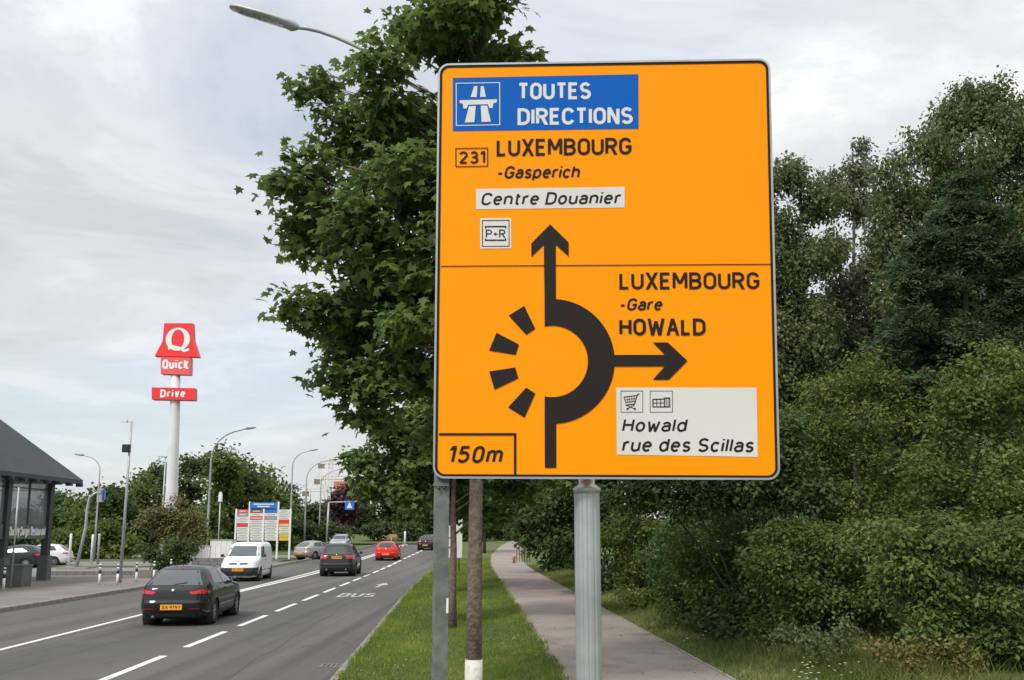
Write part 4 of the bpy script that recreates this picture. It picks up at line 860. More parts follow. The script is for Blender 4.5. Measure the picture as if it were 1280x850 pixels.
def ptext(s, x0, x1, yt, yb, ydepth, m, stroke, gap=.2, name='lettering', par=None):
    a, e, c = L_(x0, yb), L_(x1, yb), L_(x0, yt); h = c.z-a.z; mb = MB()
    text2d(mb, s, lambda u, v, q: (a.x+u*h, ydepth-q*20, a.z+v*h), stroke, gap, width=(e.x-a.x)/h); o = mb.build(name, m, par or t); o['label'] = 'lettering reading '+s
ptext('Quick', 205.5, 237.8, 450.5, 462.5, -.37, M['qgrey'], .2, .18)
ptext('Drive', 203.5, 234.5, 488.3, 498, -.47, M['qgrey'], .2, .2)
# the serif Q: ring with swelling sides and a wavy tail
mb = MB(); c = L_(224, 425); n = 36; ro = (15.5*k, 14.8*k); ri = (8.2*k, 12.6*k)
vs = [(c.x+ro[0]*math.cos(a), -.26, c.z+ro[1]*math.sin(a)) for a in lin(0, 2*math.pi, n+1)]+[(c.x+ri[0]*math.cos(a), -.26, c.z+ri[1]*math.sin(a)) for a in lin(0, 2*math.pi, n+1)]
mb.add(vs, [(i, n+1+i, n+2+i, i+1) for i in range(n)])
c2 = L_(0, 0)
tl = [(212, 437), (218, 434), (226, 436), (232, 439.5), (238, 437.5)]
P = [L_(*p) for p in tl]; ribbon(mb, [(p.x, p.z) for p in P], 3.2*k, lambda u, v, q: (u, -.263, v), 0); mb.build('letter_q', M['qgrey'], t)

# ------------------------------------------------------------------ information board
D = 76; b = Vector(((294-CX)/FPX*D, D, Z(0, 76))); t = empty('information_board', b, 0, 'white four-column company information board with blue header on white posts', 'sign board')
for px in (295, 311.5, 329.5, 347.5, 363): 
    ytop = 627 if px in (311.5, 347.5) else 636
    mb = MB(); tz = L_(px, ytop).z; x = L_(px, 650).x; mb.box((x, 0, tz/2), (.13, .13, tz)); mb.build('post', M['white'], t)
cols = [(296.5, 310.5), (313, 328.5), (331, 346.5), (349, 362)]
rr = random.Random(4)
colour = [['red2', 'greypaint', 'sheet', 'sheet', 'red', 'sheet', 'sheet', 'sheet', 'sheet'], ['brown', 'sheet', 'red2', 'sheet', 'sheet', 'sheet', 'sheet', 'sheet', 'sheet'], ['bluesign', 'sheet', 'greypaint', 'sheet', 'sheet', 'sheet', 'sheet', 'sheet', 'sheet'], ['sheet', 'sheet', 'sheet', 'red', 'tan', 'sheet', 'sheet', 'tan', 'tan']]
for ci, (x0, x1) in enumerate(cols):
    for r_ in range(9):
        y0 = 637+r_*4.35; a, e = L_(x0, y0), L_(x1, y0+3.9); mb = MB(); mb.box(((a.x+e.x)/2, -.02, (a.z+e.z)/2), (e.x-a.x, .06, a.z-e.z))
        o = mb.build('name_board', M[colour[ci][r_]], t)
        if colour[ci][r_] == 'sheet' or rr.random() < .5:
            mb = MB(); w = (e.x-a.x)*rr.uniform(.5, .8); mb.box(((a.x+e.x)/2, -.055, (a.z+e.z)/2), (w, .006, (a.z-e.z)*.22)); mb.build('printed_line', M['greypaint'] if colour[ci][r_] == 'sheet' else M['white'], o)
a, e = L_(313, 628), L_(346.5, 635.5); mb = MB(); mb.box(((a.x+e.x)/2, -.03, (a.z+e.z)/2), (e.x-a.x, .07, a.z-e.z)); hb = mb.build('header_board', M['bluesign'], t)
for q in (.3, .68): mb = MB(); mb.box(((a.x+e.x)/2, -.07, lerp(a.z, e.z, q)), ((e.x-a.x)*(.75 if q < .5 else .45), .006, .09)); mb.build('printed_line', M['white'], hb)

# blue mast-arm sign far down the road
D = 100; b = Vector(((411-CX)/FPX*D, D, Z(0, 100))); t = empty('overhead_sign_mast', b, 0, 'grey mast with arm holding a square blue crossing sign far down the road', 'road sign')
mb = MB(); p1, p2 = L_(411, 628), L_(430, 627); mb.tube([(0, 0, 0), p1], .10, 8); mb.tube([p1, p2+Vector((1.4, 0, 0))], .075, 8); mb.build('mast', M['lampgrey'], t)
c = L_(437, 631.5); mb = MB(); mb.box(c, (.95, .12, .95)); pn = mb.build('sign_panel', M['bluesign'], t)
mb = MB(); mb.add([c+Vector((-.3, -.065, -.3)), c+Vector((.3, -.065, -.3)), c+Vector((0, -.065, .33))], [(0, 1, 2)]); mb.build('white_triangle', M['white'], pn)

# containers and low wall near the van
D = 62
for x0, x1, y0, y1, lb in ((248, 262.5, 682, 699, 'low white box container, left one beside the rusty bush'), (263, 288.5, 674.5, 699, 'taller white box container behind the white van')):
    a, e = at(x0, y0, D), at(x1, y1, D); o = empty('container', ((a.x+e.x)/2, D+.6, e.z), 0, lb, 'container')
    w, h = e.x-a.x, a.z-e.z; mb = MB(); mb.box((0, 0, h/2), (w, 1.2, h-.06)); mb.build('container_body', M['white'], o)
    mb = MB(); mb.box((0, 0, h-.02), (w+.06, 1.26, .05)); mb.build('lid', M['greypaint'], o)
    for q in (.25, .5, .75): mb = MB(); mb.box((-w/2+w*q, -.61, h/2), (.03, .03, h-.12)); mb.build('rib', M['white'], o)
a, e = at(236, 697, 61), at(292, 708, 61); w_ = empty('low_wall', ((a.x+e.x)/2, 61.5, Z(0, 61)), 0, 'low grey stone retaining wall below the white containers', 'wall')
for r_ in range(3):
    for q in range(7):
        mb = MB(); wl = (e.x-a.x)/7; mb.box((-(e.x-a.x)/2+wl*(q+.5+(.5 if r_ % 2 else 0)), random.uniform(-.015, .015), .1+r_*.21), (wl-.02, 1.0, .195)); mb.build('stone_block', M['stone'], w_)
w2 = empty('low_wall', (at(115, 716, 50).x, 50, 0), 0, 'long low brownish wall between the car park and the bollards', 'wall')
a, e = at(62, 716, 50), at(176, 716, 50); wl = (e.x-a.x)/10
for q in range(10): mb = MB(); mb.box((a.x-w2.location.x+wl*(q+.5), 0, .14), (wl-.02, .3, .28)); mb.build('coping_block', M['stone'], w2)
mb = MB(); mb.box((at(184, 712, 46).x, 46, .25), (.6, .4, .5)); tag(mb.build('planter_block', M['stone']), 'small dark stone block beside the rusty bush', 'planter')
# lawn strips beyond the car park
for nm, y0, y1, x0, x1 in (('lawn_strip', 60.5, 62.5, -60, -21), ('lawn_strip', 70.2, 76, -75, -17.5), ('side_road', 77, 84, -90, -17.5)):
    mb = MB(); mb.grid(lambda y, x: (x, y, Z(0, y)+(.09 if y0 < 70 else .02)), lin(y0, y1, 4), [x0, x1]); mb.build(nm, M['soil'] if 'lawn' in nm else M['lot'], kind='structure')

# rusty bush under the pylon
gtree('rusty_bush', 210, 52, 640, [pb(190, 655, 52, 22), pb(215, 640, 52, 24), pb(238, 652, 52, 22), pb(205, 668, 52, 28), pb(235, 675, 52, 24), pb(255, 668, 52, 14)], 'brown', 800, 8, .2, .17, 'diamond', .1, 'round rusty-brown bush around the foot of the pylon', 'bush', seed=95, zb=0)
gtree('dark_bush', 207, 50, 690, [pb(190, 690, 50, 16), pb(215, 688, 50, 20), pb(238, 688, 50, 16), pb(205, 704, 50, 14), pb(225, 705, 50, 12)], 'dark', 500, 8, .17, .15, 'diamond', .08, 'dark green shrub at the base of the rusty bush above the black hatchback', 'bush', seed=96, zb=0)

# ------------------------------------------------------------------ far treeline
ft = [(72, 100, 612, 700, 28, 'dark', 'far green tree just right of the pavilion columns'), (105, 95, 618, 700, 26, 'hedge', 'far tree behind the bent mast'), (140, 90, 600, 700, 34, 'dark', 'far tree behind the straight lamp post'), (168, 96, 590, 700, 30, 'hedge', 'far tree left of the white pylon'), (196, 100, 576, 700, 34, 'dark', 'far tree directly left behind the pylon pole'),
      (238, 96, 562, 690, 36, 'dark', 'tall far tree right of the pylon pole'), (272, 92, 560, 690, 34, 'hedge', 'tallest far tree behind the curved lamp'), (305, 96, 572, 690, 34, 'dark', 'far tree over the information board, left half'), (335, 100, 584, 685, 32, 'hedge', 'far tree over the information board, right half'), (362, 112, 606, 684, 26, 'dark', 'low far tree right of the information board'),
      (390, 150, 626, 676, 24, 'dark', 'low far tree behind the overhead sign mast'), (415, 160, 622, 674, 22, 'dark', 'dark far tree left of the blue sign'), (455, 150, 596, 672, 30, 'dark', 'far tree beyond the road right of the blue sign'), (490, 155, 590, 672, 34, 'hedge', 'far tree above the red car'), (525, 150, 590, 672, 32, 'dark', 'far tree above the distant black car'), (565, 150, 600, 676, 32, 'dark', 'far tree seen either side of the slim post'), (610, 140, 600, 672, 34, 'dark', 'far tree closing the view above the path'), (650, 120, 590, 676, 34, 'dark', 'far tree over the bend of the path'), (28, 110, 630, 700, 34, 'dark', 'far tree seen through the pavilion windows'), (0, 110, 640, 700, 34, 'hedge', 'far tree at the left edge behind the pavilion')]
for k, (px, D, y0, y1, hw, lm, lb) in enumerate(ft):
    gtree('far_tree', px, D, y0+6, rblobs(px-hw, px+hw, y0, y1+6, D, 10, hw*.5, 100+k, 3, .4), lm, 520, 8, .6, .5 if D < 120 else .75, 'diamond', .25, lb, 'tree', 'trees along the horizon', seed=120+k, fill=.6)
gtree('purple_tree', 432, 135, 606, rblobs(414, 452, 602, 668, 135, 9, 14, 7, 2, .3), 'purple', 420, 8, .6, .6, 'diamond', .25, 'dark purple-leaved tree below the orange roof in the distance', 'tree', seed=150, fill=.6)
for k, (px, D, y0, y1, hw, lb) in enumerate([(78, 76, 660, 702, 22, 'yellowish low hedge bush right of the pavilion'), (112, 78, 655, 702, 24, 'yellowish hedge bush behind the white posts'), (148, 78, 650, 702, 24, 'yellowish hedge bush left of the rusty bush')]):
    gtree('hedge_bush', px, D, y0+10, rblobs(px-hw, px+hw, y0, y1, D, 6, 13, 160+k, 1), 'hedgey', 260, 8, .4, .33, 'diamond', .1, lb, 'bush', 'yellowish hedge bushes', seed=170+k)
for px, lb in ((372, 'low dark bush at the far kerb behind the silver car'), (396, 'low dark bush beyond the grey car on the left of the road bend'), (417, 'low dark bush at the foot of the overhead sign mast')):
    gtree('roadside_bush', px, 108, 655, [pb(px-8, 664, 108, 12), pb(px+8, 666, 108, 12), pb(px, 674, 108, 13)], 'dark', 240, 8, .4, .4, 'diamond', .1, lb, 'bush', 'low dark bushes at the road bend', seed=200+px)
gtree('far_tree', 606, 82, 560, [pb(590, 610, 82, 26), pb(620, 600, 82, 30), pb(600, 640, 82, 20), pb(628, 640, 82, 20), pb(575, 600, 82, 24)], 'dark', 600, 8, .4, .4, 'diamond', .16, 'dark tree overhanging the far end of the footpath', 'tree', 'trees along the horizon', seed=310)
for px, lb in ((575, 'dark far bush at the road bend right of the slim post'), (604, 'dark far bush between the road bend and the path end'), (632, 'dark far bush closing off the end of the footpath'), (470, 'low dark bush on the far grass behind the red car'), (512, 'low dark bush on the far grass by the white marker post')):
    gtree('roadside_bush', px, 116, 650, [pb(px-9, 660, 116, 11), pb(px+9, 662, 116, 11), pb(px, 668, 116, 11)], 'dark', 240, 8, .4, .4, 'diamond', .1, lb, 'bush', 'low dark bushes at the road bend', seed=200+px, zb=.8)
# grass mound at the end of the road
mb = MB()
def mound(u, v):
    x = lerp(-40, 2, u); y = lerp(112, 140, v); return (x, y, Z(x, y)+.12+0.45*math.sin(math.pi*min(1, v*.9))*min(1, u*5, (1-u)*5))
mb.grid(mound, lin(0, 1, 14), lin(0, 1, 8)); mb.build('grass_mound', M['soil'], kind='structure')

# ------------------------------------------------------------------ cranes and far building
def crane(px, ytop, x0, x1, D, label):
    b = Vector(((px-CX)/FPX*D, D, 3)); t = empty('tower_crane', b, 0, label, 'crane', 'distant tower cranes')
    H_ = at(px, ytop, D).z-3; k = D/FPX; w = .9
    mb = MB()
    for sx in (-w, w):
        for sy in (-w, w): mb.tube([(sx, sy, 0), (sx, sy, H_)], .16, 4)
    for i in range(int(H_/3)):
        z0 = i*3; mb.tube([(-w, -w, z0), (w, -w, z0+3)], .1, 4); mb.tube([(w, w, z0), (-w, w, z0+3)], .1, 4)
    mb.build('tower', M['crane'], t)
    mb = MB(); a, e = (x0-px)*k, (x1-px)*k; h = H_-4
    for dy, dz in ((-.7, 0), (.7, 0), (0, 1.4)): mb.tube([(a, dy, h+dz), (e, dy, h+dz)], .18, 4)
    n = int(abs(e-a)/3)
    for i in range(n): xx = lerp(a, e, i/n); mb.tube([(xx, -.7, h), (xx+1.5, 0, h+1.4), (xx+3*(1 if e > a else -1), -.7, h)], .1, 4)
    mb.tube([(a*.8, 0, h+1.4), (0, 0, H_+2), (e*.8, 0, h+1.4)], .08, 4); mb.build('jib', M['crane'], t)
    mb = MB(); mb.box((a*.85 if abs(a) < abs(e) else e*.85, 0, h-1), (3, 1.5, 2.4)); mb.build('counterweight', M['stone'], t)
crane(404.5, 588, 397, 430, 420, 'pale tower crane with its jib pointing right above the purple tree')
crane(413, 570, 400, 440, 470, 'taller pale tower crane behind, just left of the maple leaves')
crane(387, 604, 383, 406, 450, 'short pale crane left of the other two')
b = at(426, 612, 380); t = empty('distant_building', (b.x, 380, Z(0, 380)), 0, 'distant building with terracotta top behind the purple tree', 'building')
hh = at(426, 602, 380).z-Z(0, 380); mb = MB(); mb.box((0, 0, hh*.4), (5.5, 6, hh*.8)); mb.build('wall', M['crane'], t); mb = MB(); mb.box((0, 0, hh*.9), (5, 5, hh*.2)); mb.build('roof', M['brick'], t)
for q in (-1.8, 0, 1.8): mb = MB(); mb.box((q, -3.03, hh*.7), (1.1, .1, 1.6)); mb.build('window', M['glass'], t)

# ------------------------------------------------------------------ small signs at the far verge, path railing
D = 50; b = Vector(((566-CX)/FPX*D, D, .25)); t = empty('notice_panel', b, 0, 'narrow white notice panel with black ring on legs, between slim post and painted trunk', 'sign')
a, e = L_(560, 655), L_(577.5, 697); mb = MB(); mb.box(((a.x+e.x)/2, 0, (a.z+e.z)/2), (e.x-a.x, .05, a.z-e.z)); pn = mb.build('panel', M['sheet'], t)
mb = MB(); c = L_(563, 678.5); ribbon(mb, A(c.x, c.z, .2, .26, 0, 360, 24), .06, lambda u, v, q: (u, -.028, v), 0); mb.build('black_ring', K_, pn)
mb = MB(); c = L_(571, 655); ribbon(mb, [(c.x-.22, c.z-.1), (c.x-.05, c.z+.08), (c.x+.12, c.z-.04), (c.x+.24, c.z+.1)], .13, lambda u, v, q: (u, -.03, v), 0); mb.build('black_emblem', K_, pn)
mb = MB(); c = L_(574.5, 651); mb.prism([(-.12, -.1), (.12, -.1), (.16, .12), (.04, .02), (-.08, .12)], -.02, .02, lambda x, y, h: (c.x+x, h, c.z+y)); mb.build('top_finial', M['sheet'], t)
for px in (564, 574): x = L_(px, 690).x; mb = MB(); mb.box((x, .04, L_(px, 697).z/2-.05), (.06, .05, L_(px, 697).z)); mb.build('leg', M['dark'], t)
D = 104; b = Vector(((491-CX)/FPX*D, D, Z(0, 104))); t = empty('roadworks_sign', b, 0, 'small orange rectangular sign on a leg beyond the red car', 'road sign')
c = L_(491, 669.5); mb = MB(); mb.box(c, (.85, .05, .3)); mb.build('sign_panel', M['brick'], t); mb = MB(); mb.tube([(0, .05, 0), (0, .05, c.z)], .04, 8); mb.build('leg', M['lampgrey'], t)
D = 104; b = Vector(((508-CX)/FPX*D, D, Z(0, 104))); mb = MB(); hh = at(508, 664, D).z-b.z; mb.tube([(0, 0, 0), (0, 0, hh-.1), (0, 0, hh)], [.11, .11, .05], 8); o = mb.build('marker_post', M['white']); o.location = b; tag(o, 'white marker post beyond the road, right of the orange sign', 'post')
D = 62; b = Vector(((654-CX)/FPX*D, D, .4)); t = empty('railing', b, 0, 'short dark metal railing at the bend of the footpath', 'railing')
a, e = L_(646, 690), L_(662, 690); mb = MB(); [mb.tube([(a.x, 0, z_), (e.x, 0, z_)], .022, 6) for z_ in (.95, .5)]; mb.build('rail', M['galv'], t)
for q in lin(a.x, e.x, 6): mb = MB(); mb.tube([(q, 0, 0), (q, 0, .97)], .025, 6); mb.build('baluster', M['dark'], t)
mb = MB(); c = at(642.5, 703, 60); mb.tube([(0, 0, 0), (0, 0, .34), (0, 0, .4), (0, 0, .5)], [.09, .09, .12, .05], 10); mb.tube([(-.14, 0, .3), (.14, 0, .3)], .045, 8); o = mb.build('hydrant', M['brick']); o.location = (c.x, 60, .38); tag(o, 'small reddish hydrant at the left end of the path railing', 'hydrant')

# ------------------------------------------------------------------ pavilion at the left (its long glazed side faces the road)
t = empty('pavilion', (-22, 40, .06), 0, 'open glazed pavilion with dark grey hipped roof at the left edge', 'building'); b = Vector(t.location)
def LV(x, y, z): return (x-b.x, y-b.y, z-b.z)
xe, ye, ez, yn, hw_ = -20.85, 45.7, 4.78, 22.0, 5.2           # eave line, far end, eave height, near end, half width
mb = MB(); rz_ = ez+5.0
vs = [LV(xe, yn, ez), LV(xe, ye, ez), LV(xe-2*hw_, ye, ez), LV(xe-2*hw_, yn, ez), LV(xe-hw_, yn+hw_, rz_), LV(xe-hw_, ye-hw_, rz_)]
mb.add(vs, [(0, 1, 5, 4), (1, 2, 5), (2, 3, 4, 5), (3, 0, 4)]); mb.build('roof', M['roof'], t)
mb = MB(); mb.box(LV(xe-hw_, (yn+ye)/2, ez-.09), (2*hw_-.02, ye-yn-.02, .17)); mb.build('eave', M['frame'], t)
for q in range(22): MB().box(LV(xe+.01, ye-.4-q*1.05, ez-.26), (.3, .12, .15)).build('rafter_end', M['frame'], t)
xf = -21.5; rows = [43.8, 40.1, 36.4, 32.7, 29.0, 25.3]
band0, band1 = 2.0, 2.62
for xx in (xf, xf-8.4):
    for q in rows:
        MB().box(LV(xx, q, (ez-.18+1.2)/2), (.3, .32, ez-.18-1.2)).build('column', M['frame'], t)
        MB().box(LV(xx, q, .65), (.46, .44, 1.15)).build('column_foot', M['column'], t)
def bay(p0, p1, n):
    """band, panes and mullions between two plan points"""
    p0, p1 = Vector(p0), Vector(p1); d = p1-p0; Lb = d.length; rz = math.atan2(d.y, d.x); u = d/Lb
    def bx(c, l, h, th, zc, name, m): q = p0+u*c; return MB().box(LV(q.x, q.y, zc), (l, th, h), rz).build(name, m, t)
    bx(Lb/2, Lb-.34, band1-band0, .1, (band0+band1)/2, 'fascia_band', M['column'])
    for q in range(n):
        a, e = .17+(Lb-.34)*q/n, .17+(Lb-.34)*(q+1)/n
        bx((a+e)/2, e-a-.1, ez-.2-band1-.03, .02, (band1+ez-.2)/2, 'pane', M['glazing'])
        if q: bx(a, .09, ez-.2-band1-.005, .08, (band1+ez-.2)/2, 'mullion', M['frame'])
    bx(Lb/2, Lb-.35, .05, .05, lerp(band1, ez, .74), 'transom', M['frame'])
for a, e in zip(rows, rows[1:]): bay((xf, e), (xf, a), 2)
bay((xf-8.4, 43.8), (xf, 43.8), 4)
mb = MB(); h = .4
text2d(mb, 'Quality Burger Restaurant', lambda u, v, q: LV(xf+.056+q*20, 40.45+u*h, 2.14+v*h), .17, .1, width=3.1/h); mb.build('lettering', M['white'], t)
mb = MB(); mb.box((0, 0, .42), (.8, .8, .84)); mb.box((0, 0, .87), (.86, .86, .06)); o = mb.build('planter_box', M['column']); o.location = (at(20, 715, 38.5).x, 38.6, .1); tag(o, 'dark grey box planter standing before the pavilion columns', 'planter')
mb = MB(); x = at(17, 690, 37.5).x; hh = at(17, 612, 37.5).z; mb.tube([(0, 0, 0), (0, 0, hh)], .035, 8); o = mb.build('flag_pole', M['lampgrey']); o.location = (x, 37.5, .1); tag(o, 'thin grey pole standing in front of the pavilion glazing', 'pole')

# ------------------------------------------------------------------ cars
def interp(tab, z):
    for a, c in zip(tab, tab[1:]):
        if z <= c[0]:
            u = (z-a[0])/(c[0]-a[0]); return [lerp(p, q, u) for p, q in zip(a[1:], c[1:])]
    return list(tab[-1][1:])
class Car:
    def __init__(s, tab, wheel_y, wr, n=7, nt=None):
        s.t = tab; s.wy = wheel_y; s.wr = wr; s.n = n; s.nt = nt or n
        # smooth table
        z0, z1 = tab[0][0], tab[-1][0]; s.zs = sorted(set([round(z, 4) for z in lin(z0, z1, 34)]+[r[0] for r in tab]))
    def sec(s, z):
        k = .02; v = [interp(s.t, min(max(z+d, s.t[0][0]), s.t[-1][0])) for d in (-k, 0, k)]
        return [(a+2*b_+c)/4 for a, b_, c in zip(*v)]
    def nz(s, z): return lerp(s.n, s.nt, min(1, max(0, (z-.85)/(s.t[-1][0]-.85))))
    def side(s, y, z, sg=1, off=0):
        yr, yf, w = s.sec(z); n = s.nz(z); yc, l = (yr+yf)/2, (yf-yr)/2; q = min(abs((y-yc)/l), .999)
        return Vector((sg*(w*(1-q**n)**(1/n)+off), y, z))
    def end(s, x, z, fr=-1, off=0):
        yr, yf, w = s.sec(z); n = s.nz(z); yc, l = (yr+yf)/2, (yf-yr)/2; q = min(abs(x/w), .995)
        return Vector((x, yc+fr*(l*(1-q**n)**(1/n)+off), z))
    def outline(s, z):
        yr, yf, w = s.sec(z); yc, l = (yr+yf)/2, (yf-yr)/2; n = s.nz(z); a = 2**(-1/n); P = []
        for v in lin(-a, a, 60)[:-1]: P.append((w*(1-abs(v)**n)**(1/n), yc+v*l))
        for v in lin(a, -a, 22)[:-1]: P.append((v*w, yc+l*(1-abs(v)**n)**(1/n)))
        for v in lin(a, -a, 60)[:-1]: P.append((-w*(1-abs(v)**n)**(1/n), yc+v*l))
        for v in lin(-a, a, 22)[:-1]: P.append((v*w, yc-l*(1-abs(v)**n)**(1/n)))
        return P
    def body(s, m, parent, arch=1.16, split=None, mlow=None):
        vs = []; fs = []; lowf = []
        for z in s.zs: vs += [(x, y, z) for x, y in s.outline(z)]
        n = len(s.outline(s.zs[0]))
        for i in range(len(s.zs)-1):
            for k in range(n):
                j = (k+1) % n; f = (i*n+k, i*n+j, (i+1)*n+j, (i+1)*n+k)
                c = sum((Vector(vs[q]) for q in f), Vector())/4
                if abs(c.x) > .5 and any((c.y-wy)**2+(c.z-s.wr)**2 < (s.wr*arch)**2 for wy in s.wy): continue
                (lowf if split and c.z < split else fs).append(f)
        yr, yf, w = s.sec(s.zs[-1]); c = len(vs); vs.append((0, (yr+yf)/2, s.zs[-1]+.012)); i = len(s.zs)-1
        fs += [(i*n+k, i*n+(k+1) % n, c) for k in range(n)]; fs.append(tuple(range(n))[::-1])
        mb = MB(); mb.add(vs, fs, True); o = mb.build('body', m, parent)
        if lowf: mb = MB(); mb.add(vs, lowf, True); mb.build('lower_bumper', mlow, parent)
        for wy in s.wy:                         # dark wheel wells
            for sg in (-1, 1):
                mb = MB(); w = s.sec(.5)[2]; mb.tube([(sg*(w-.03), wy, s.wr), (sg*(w-.35), wy, s.wr)], s.wr*arch+.03, 20); mb.build('wheel_well', M['black'], parent)
        for wy in s.wy:
            for sg in (-1, 1):                  # arch lips
                lip = MB(); pts = []
                for a in lin(R_(-12), R_(192), 20):
                    y = wy+s.wr*arch*math.cos(a); z = max(s.wr+s.wr*arch*math.sin(a), s.zs[0]+.01); pts.append(s.side(y, z, sg, .004))
                lip.tube(pts, .018, 6); lip.build('arch_lip', mlow or m, parent)
        return o
    def quad(s, kind, pts, m, name, parent, off=.006, sg=1, fr=-1, nu=12, nv=6, thick=0):
        """patch given by four corners (bl, br, tr, tl); on the side in (y,z), on the ends in (x,z)"""
        mb = MB()
        def fn(u, v):
            a = [lerp(pts[0][i], pts[1][i], u) for i in (0, 1)]; c = [lerp(pts[3][i], pts[2][i], u) for i in (0, 1)]
            p = [lerp(a[i], c[i], v) for i in (0, 1)]
            return s.side(p[0], p[1], sg, off) if kind == 's' else s.end(p[0], p[1], fr, off)
        mb.grid(fn, lin(0, 1, nu), lin(0, 1, nv)); return mb.build(name, m, parent)
def wheel(parent, x, y, r, rimm, sg, spokes=5):
    w = empty('wheel', (x, y, r)); w.parent = parent
    mb = MB(); prof = [(-.09, r*.62), (-.105, r*.8), (-.1, r*.94), (-.06, r), (.06, r), (.1, r*.94), (.105, r*.8), (.09, r*.62)]
    n = 28; vs = [(px_, pr_*math.cos(a), pr_*math.sin(a)) for px_, pr_ in prof for a in [2*math.pi*k/n for k in range(n)]]
    mb.add(vs, [(i*n+k, i*n+(k+1) % n, (i+1)*n+(k+1) % n, (i+1)*n+k) for i in range(7) for k in range(n)], True); mb.build('tyre', M['rubber'], w)
    mb = MB(); f = sg*.075
    mb.tube([(f-sg*.03, 0, 0), (f-sg*.028, 0, 0)], r*.63, 24)
    rm = mb.build('rim_back', M['rubber'], w)
    mb = MB(); mb.tube([(f, 0, 0), (f+sg*.012, 0, 0)], r*.16, 14)
    ri = [(f+sg*.01, r*.62*math.cos(a), r*.62*math.sin(a)) for a in lin(0, 2*math.pi, 25)]; rj = [(f+sg*.01, r*.54*math.cos(a), r*.54*math.sin(a)) for a in lin(0, 2*math.pi, 25)]
    mb.add(ri+rj, [(k, 25+k, 26+k, k+1) for k in range(24)])
    for q in range(spokes):
        a = 2*math.pi*q/spokes+.3; c, s_ = math.cos(a), math.sin(a); wv = r*.1
        P = [(f+sg*.008, c*r*.1-s_*wv, s_*r*.1+c*wv), (f+sg*.008, c*r*.1+s_*wv, s_*r*.1-c*wv), (f+sg*.012, c*r*.58+s_*wv*.8, s_*r*.58-c*wv*.8), (f+sg*.012, c*r*.58-s_*wv*.8, s_*r*.58+c*wv*.8)]
        mb.add(P, [(0, 1, 2, 3)])
    mb.build('rim', rimm, w)
def wheels(c, parent, rimm, hw, spokes=5):
    for y in c.wy:
        for sg in (-1, 1): wheel(parent, sg*(hw-.1), y, c.wr, rimm, sg, spokes)
def mirrors(parent, y, z, hw, m):
    for sg in (-1, 1):
        mb = MB(); mb.tube([(sg*(hw-.04), y, z-.02), (sg*(hw+.06), y-.02, z)], .02, 6); mb.tube([(sg*(hw+.03), y, z+.02), (sg*(hw+.06), y, z+.03), (sg*(hw+.16), y, z+.03), (sg*(hw+.2), y, z+.02)], [.03, .075, .075, .03], 10); mb.build('door_mirror', m, parent)
def plate(c, parent, z, fr, w=.5, h=.12, text='XA 9197', off=.012):
    mb = MB(); p0 = c.end(0, z, fr, off); mb.box(p0, (w, .012, h)); o = mb.build('number_plate', M['plate'], parent)
    mb = MB(); s_ = -fr
    text2d(mb, text, lambda u, v, q: (s_*(-w*.42+u*h*.6) if fr > 0 else (-w*.42+u*h*.6), p0.y+fr*(.008+q), z-h*.3+v*h*.6), .16, .2, width=w*.84/(h*.6)); mb.build('plate_lettering', M['glyph'], o)
def seam(c, parent, pts, kind='s', sg=1, fr=-1, r=.005, name='panel_gap'):
    mb = MB(); P = []
    for (a, z) in pts: P.append(c.side(a, z, sg, -.001) if kind == 's' else c.end(a, z, fr, -.001))
    mb.tube(P, r, 4); mb.build(name, M['black'], parent)
def handle(c, parent, y, z, sg, m):
    mb = MB(); mb.tube([c.side(y-.09, z, sg, .02), c.side(y+.09, z, sg, .02)], .016, 6); mb.build('door_handle', m, parent)

